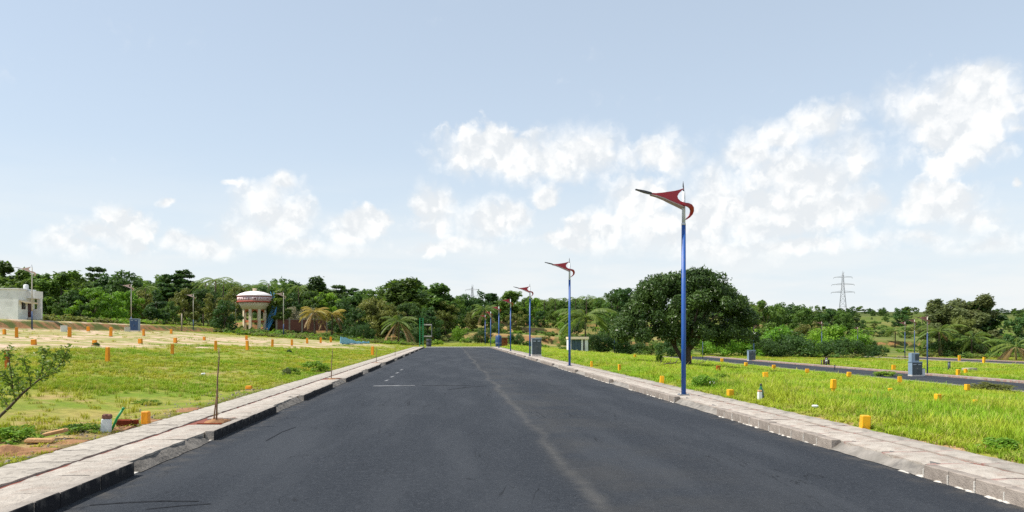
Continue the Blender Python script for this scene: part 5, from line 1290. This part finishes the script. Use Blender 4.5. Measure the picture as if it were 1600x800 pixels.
# leaning sapling at the very edge of the lawn, close to the viewer
D = 12.6
P3 = lambda px, py, dd=0.0: Vector(ray(px, py) * (D + dd) + np.array((0, 0, EYE)))
x0, y0 = float(ray(-14, 668)[0] * D), float(ray(-14, 668)[1] * D); z0 = h1(x0, y0)
t = empty('sapling', (x0, y0, z0), 0, 'leaning leafy sapling at the edge of the lawn, branches reaching over the grass', 'sapling')
O0 = Vector((x0, y0, z0)); q = lambda *a: tuple(P3(*a) - O0)
b = MB(); b.tube([(0, 0, -.1), q(-2, 652), q(14, 637), q(36, 614), q(60, 594, .1), q(76, 586, .15), q(88, 582, .2)], [.030, .026, .024, .020, .014, .010, .006], 8)
b.build('stem', M['bark'], t)
tw = [[(36, 614), (30, 600, .1), (22, 585, .2), (14, 572, .3)], [(24, 626), (20, 606, -.2), (8, 594, -.3), (2, 580, -.3)], [(60, 594, .1), (66, 578, .2), (68, 562, .3), (72, 548, .4)], [(76, 586, .15), (92, 572, .2), (102, 560, .2), (107, 541, .3)],
      [(48, 604), (46, 588, -.2), (40, 572, -.3), (34, 556, -.3)], [(66, 590, .1), (80, 574, -.2), (84, 560, -.3), (90, 548, -.3)], [(14, 637), (4, 622, .3), (-6, 606, .3)], [(20, 606, -.2), (14, 560, -.2), (12, 540, -.1)], [(72, 548, .4), (62, 546, .4)], [(102, 560, .2), (96, 548, .2)]]
V, F, tn = [], [], []
b = MB(); rr = random.Random(3)
for br in tw:
    pts = [Vector(q(*p)) for p in br]; b.tube(pts, [.010 - .007 * i / (len(pts) - 1) for i in range(len(pts))], 5)
    for i in range(len(pts) - 1):
        for _ in range(44):
            p = pts[i].lerp(pts[i + 1], rr.random()) + Vector((rr.gauss(0, .035), rr.gauss(0, .06), rr.gauss(0, .035))); l = rr.uniform(.024, .05)
            d = Vector((rr.gauss(0, 1), rr.gauss(0, 1), rr.gauss(.3, .6))).normalized(); e = d.cross(Vector((rr.gauss(0, 1), rr.gauss(0, 1), rr.gauss(0, 1)))).normalized()
            k = len(V); V += [p - d * l, p + e * l * .45, p + d * l, p - e * l * .45]; F.append((k, k + 1, k + 2, k + 3)); tn += [rr.random()] * 4
b.build('twigs', M['bark'], t)
link(bpy.data.objects.new('leaves', np_mesh('leaves', np.array([tuple(v) for v in V]), np.array(F), M['leaf_fresh'], np.array(tn))), t)

# leafy weed clumps that stand out of the grass
wl = {}
def weed(px, py, wpx, hpx, label, leaf='weed'):
    x, y, D = ground_at(px, py); k = D / FOC
    if leaf not in wl:
        rng = np.random.default_rng(3); cl = clump_set('bush', rng); V, F, tn = leaf_cloud(rng, cl, 1100, .055, aspect=.5, up=.5); wl[leaf] = (np_mesh('leaves', V, F, M[leaf], tn), limbs_mesh('stems', M['bark'], 1.0, .012, [c[:3] for c in cl][:10], rng, .06))
    t = empty('weed_clump', (x, y, h1(x, y)), random.uniform(0, 6), label, 'weed', 'weed clumps', (wpx * k * .9, wpx * k * .9, hpx * k * 1.45))
    link(bpy.data.objects.new('leaves', wl[leaf][0]), t); link(bpy.data.objects.new('stems', wl[leaf][1]), t)
for w_ in [(492, 581, 46, 17, 'wide leafy green weed patch on the lawn edge beside the pavement'), (455, 586, 26, 12, 'smaller green weed clump next to the wide leafy one on the lawn'), (448, 588, 16, 13, 'greyish weed clump close to the pavement on the lawn', 'leaf_smoke'),
  (1100, 606, 44, 20, 'large leafy weed clump just past the big blue lamp', 'weed'), (1126, 596, 30, 12, 'low weed clump between the blue lamp and the green bottle'), (1030, 568, 12, 14, 'upright green weed under the near side of the big tree'),
  (1548, 614, 70, 16, 'low spreading bush by the lower road near its kerb', 'leaf_olive'), (1560, 704, 60, 20, 'tall dark weed clump nearest the viewer beside the pavement'),
  (1385, 588, 40, 8, 'low weed patch along the near kerb before the tall cabinet'), (25, 690, 70, 24, 'low leafy weeds on the soil under the sapling', 'weed'), (130, 676, 60, 14, 'low leafy weeds between the slabs and the white stone'), (230, 632, 40, 8, 'low weed tuft on the lawn past the green pipe'), (150, 541, 12, 6, 'dark weed tuft on the near edge of the dirt', 'leaf_dark'), (452, 553, 9, 7, 'single dark weed tuft on the far lawn', 'leaf_dark'), (1370, 640, 50, 9, 'broad yellowish weed patch in the open grass', 'leaf_olive')]: weed(*w_)

# ------------------------------------------------------------------ grass and undergrowth (scattered)
def tuft_arrays(rng, n, h, spread, w, lean):
    V, F, T = [], [], []
    for _ in range(n):
        a = rng.uniform(0, 6.283); r = spread * rng.random() ** .5; bx_, by__ = r * math.cos(a), r * math.sin(a)
        d = rng.uniform(0, 6.283); L = h * rng.uniform(.55, 1.15); le = lean * rng.uniform(.3, 1.2) * L
        sx, sy = math.cos(d + 1.57) * w, math.sin(d + 1.57) * w; mx, my = bx_ + math.cos(d) * le * .35, by__ + math.sin(d) * le * .35; k = len(V)
        V += [(bx_ - sx, by__ - sy, -.02), (bx_ + sx, by__ + sy, -.02), (mx + sx * .8, my + sy * .8, L * .6), (mx - sx * .8, my - sy * .8, L * .6), (bx_ + math.cos(d) * le, by__ + math.sin(d) * le, L)]
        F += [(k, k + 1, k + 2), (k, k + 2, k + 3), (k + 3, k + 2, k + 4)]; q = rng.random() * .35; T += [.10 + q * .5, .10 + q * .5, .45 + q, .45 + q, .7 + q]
    return np.array(V), np.array(F), np.array(T)
def scatter(name, P, rotz, S, src, kind='stuff'):
    me = bpy.data.meshes.new(name); me.vertices.add(len(P)); me.vertices.foreach_set('co', P.astype(np.float32).ravel())
    a = me.attributes.new('rot', 'FLOAT_VECTOR', 'POINT'); rv = np.zeros((len(P), 3), np.float32); rv[:, 2] = rotz; rv[:, :2] = RNG.normal(size=(len(P), 2)) * .06; a.data.foreach_set('vector', rv.ravel())
    a = me.attributes.new('scl', 'FLOAT_VECTOR', 'POINT'); a.data.foreach_set('vector', S.astype(np.float32).ravel()); me.update()
    o = bpy.data.objects.new(name, me); link(o); o['kind'] = kind
    g = bpy.data.node_groups.new(name, 'GeometryNodeTree')
    g.interface.new_socket('Geometry', in_out='INPUT', socket_type='NodeSocketGeometry'); g.interface.new_socket('Geometry', in_out='OUTPUT', socket_type='NodeSocketGeometry')
    i, u = g.nodes.new('NodeGroupInput'), g.nodes.new('NodeGroupOutput'); ins = g.nodes.new('GeometryNodeInstanceOnPoints'); ob = g.nodes.new('GeometryNodeObjectInfo'); ob.inputs['Object'].default_value = src
    r = g.nodes.new('GeometryNodeInputNamedAttribute'); r.data_type = 'FLOAT_VECTOR'; r.inputs['Name'].default_value = 'rot'
    s = g.nodes.new('GeometryNodeInputNamedAttribute'); s.data_type = 'FLOAT_VECTOR'; s.inputs['Name'].default_value = 'scl'
    L = g.links.new; L(i.outputs[0], ins.inputs['Points']); L(ob.outputs['Geometry'], ins.inputs['Instance']); L(r.outputs['Attribute'], ins.inputs['Rotation']); L(s.outputs['Attribute'], ins.inputs['Scale']); L(ins.outputs[0], u.inputs[0])
    o.modifiers.new('scatter', 'NODES').node_group = g
    return o
M['grass_l'] = grass_mat('lawn_grass', (.205, .335, .014), (.36, .355, .026), (.105, .235, .014), (.44, .36, .11))
M['grass_r'] = grass_mat('field_grass', (.215, .37, .016), (.33, .39, .026), (.095, .25, .016), (.48, .42, .13))
rng = np.random.default_rng(21)
def src_obj(name, m, *a):
    V, F, T = tuft_arrays(rng, *a); return bpy.data.objects.new(name, np_mesh(name, V, F, m, T))
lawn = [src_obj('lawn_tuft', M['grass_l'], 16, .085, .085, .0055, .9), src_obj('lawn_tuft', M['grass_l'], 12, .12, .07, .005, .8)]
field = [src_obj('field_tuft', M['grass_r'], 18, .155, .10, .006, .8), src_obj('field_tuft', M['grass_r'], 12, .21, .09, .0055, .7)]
stalk = src_obj('stalk_tuft', grass_mat('dry_stalks', (.40, .38, .09), (.48, .44, .16), (.30, .36, .06), (.52, .46, .2)), 4, .36, .10, .0035, .4)
pts = []
for (d0, d1, dens, sxy, sz) in ((5, 13, 95, 1, 1), (13, 24, 46, 1.2, 1.0), (24, 44, 17, 1.7, 1.05), (44, 80, 6.5, 2.6, 1.1), (80, 150, 2.4, 4.2, 1.2)):
    n = int(dens * 1.66 * (d1 * d1 - d0 * d0) / 2 + dens * 12 * (d1 - d0)); D = np.sqrt(rng.uniform(d0 * d0, d1 * d1, n)); lat = rng.uniform(-1, 1, n) * (.83 * D + 6)
    pts.append(np.stack([D * SA + lat * CA, D * CA - lat * SA, np.full(n, sxy), np.full(n, sz)], -1))
A = np.concatenate(pts); x, y = A[:, 0], A[:, 1]
onroad = ((x > 36.5) & (x < 46.5)) | ((x > 79.3) & (x < 89.4))
ok = ((x < PL - .03) | (x > PR + .03) | (y > YEND + .6)) & ~(onroad & (y < 136)) & (y > 2)
patch = fbm(x * .5, y * .5); big = fbm(x * .12 + 5, y * .12 + 3)
dirt = np.clip((-19 - x - (big - .5) * 16 + 12 * sm(42, 95, y)) / 4, 0, 1) * (y < 125)
verge = ((x > -8.5) & (x < PL) & (y < 22)) * np.clip((patch - .38) * 6, 0, 1) * .9
prob = 1 - .965 * dirt - verge; left = x < .85
prob = np.where(left, prob * (.55 + .45 * np.clip((patch - .25) * 4, 0, 1)), prob * (.72 + .28 * np.clip((patch - .2) * 4, 0, 1)))
bare = np.clip((fbm(x * .22 + 40, y * .16 + 11, 4) - .53) * 9, 0, 1) * left; prob = prob * (1 - .82 * bare)
ok &= rng.random(len(x)) < prob
A, x, y, left, patch, big = A[ok], x[ok], y[ok], left[ok], patch[ok], big[ok]
z = H(x, y); hs = A[:, 3] * (.6 + .8 * rng.random(len(x))) * (.55 + 1.0 * fbm(x * .35 + 9, y * .35))
near_edge = np.where(left, np.clip((PL - x) / .8, .45, 1), np.clip((x - PR) / 1.0, .5, 1)); hs = hs * near_edge
S = np.stack([A[:, 2] * (.8 + .4 * rng.random(len(x)))] * 2 + [hs], -1)
P = np.stack([x, y, z], -1); rot = rng.uniform(0, 6.283, len(x)); pick = rng.random(len(x)) < .7
isleft = left | (y > YEND)
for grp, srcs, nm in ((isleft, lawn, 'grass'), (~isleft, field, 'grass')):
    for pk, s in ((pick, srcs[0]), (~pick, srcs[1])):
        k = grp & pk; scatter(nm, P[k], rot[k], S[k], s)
q = ~isleft & (rng.random(len(x)) < .04) & (fbm(x * .3 + 2, y * .3) > .47) & (x > PR + .8); scatter('grass', P[q], rot[q], S[q] * np.array((1, 1, .9)), stalk)
# undergrowth along the foot of the tree line and on the banks
V, F, tn = leaf_cloud(rng, clump_set('bush', rng), 240, .11, up=.5); ub = [bpy.data.objects.new('undergrowth_bush', np_mesh('undergrowth_bush', V, F, M[l], tn)) for l in ('leaf_olive', 'weed', 'leaf_mid')]
n = 5200; D = np.sqrt(rng.uniform(136 ** 2, 300 ** 2, n)); lat = rng.uniform(-1, 1, n) * (.75 * D + 10); x = D * SA + lat * CA; y = D * CA - lat * SA
f = fbm(x * .05, y * .09); k = (f > .44) & (y > 128) & (rng.random(n) < np.clip((230 - y) / 60, .25, 1)) & ~((np.abs(x - 41) < 7) & (y < 140)) & ~((np.abs(x - 84) < 7) & (y < 152)) & ~((x > -3) & (x < 60) & (y < 172) & (f < .56))
x, y = x[k], y[k]; s = rng.uniform(.5, 1.5, len(x)); P = np.stack([x, y, H(x, y) - .05], -1); S = np.stack([s * 1.5, s * 1.5, s], -1); ch = rng.integers(0, 3, len(x))
# the weedy foot of the left bank and the green strip behind the dirt field
n2 = 2600; x2 = rng.uniform(-95, -43, n2); y2 = rng.uniform(55, 150, n2); k2 = rng.random(n2) < .8; x2, y2 = x2[k2], y2[k2]
n3 = 900; x3 = rng.uniform(-48, -6, n3); y3 = rng.uniform(128, 158, n3)
xx, yy = np.concatenate([x2, x3]), np.concatenate([y2, y3]); tkx, tky, _ = ground_at(398, 519); kk = ~((np.abs(xx - tkx - 1) < 7) & (yy < tky + 3)) & ~((xx < -44) & (xx > -60) & (yy > 84) & (yy < 96)); xx, yy = xx[kk], yy[kk]; s2 = rng.uniform(.35, .95, len(xx)) * np.where(xx < -46.5, 1.7, 1)
P = np.concatenate([P, np.stack([xx, yy, H(xx, yy) - .05], -1)]); S = np.concatenate([S, np.stack([s2 * 1.5, s2 * 1.5, s2], -1)]); ch = np.concatenate([ch, rng.choice([0, 0, 1], len(xx))])
for q in range(3): scatter('undergrowth', P[ch == q], rng.uniform(0, 6.28, (ch == q).sum()), S[ch == q], ub[q])
# the wood that closes the view on the rising ground far behind
n = 1100; D = rng.uniform(235, 520, n); lat = rng.uniform(-1, 1, n) * (.74 * D + 10); x = D * SA + lat * CA; y = D * CA - lat * SA; px = 800 + lat / D * FOC
keep = (px < 1345) | ((D > 330) & (rng.random(n) < .75)); keep &= (D > 260) | (px < 700)
x, y, D, px = x[keep], y[keep], D[keep], px[keep]; z = H(x, y)
lim = np.interp(px, [-200, 0, 200, 440, 560, 700, 960, 1180, 1300, 1340, 1500, 1700], [424, 424, 433, 440, 456, 464, 464, 472, 482, 494, 494, 494]) + rng.uniform(0, 10, len(x))
hh = np.clip(EYE + (HOR - lim) * D / FOC - z, 4.0, 15) * rng.uniform(.75, 1, len(x)); S = np.stack([hh * 1.15, hh * 1.15, hh], -1); P = np.stack([x, y, z - .1], -1); ch = rng.integers(0, 3, len(x))
for q, (a, b_) in enumerate((('broad', 'leaf_dark'), ('broad', 'leaf_mid'), ('tall', 'leaf_mid'))):
    so = bpy.data.objects.new('far_crown', lib(a, b_)[0][1]); k = ch == q; Sq = S[k] * ((1, 1, 1) if q < 2 else (1.7, 1.7, 1)); scatter('far_wood', P[k], rng.uniform(0, 6.28, k.sum()), Sq, so)
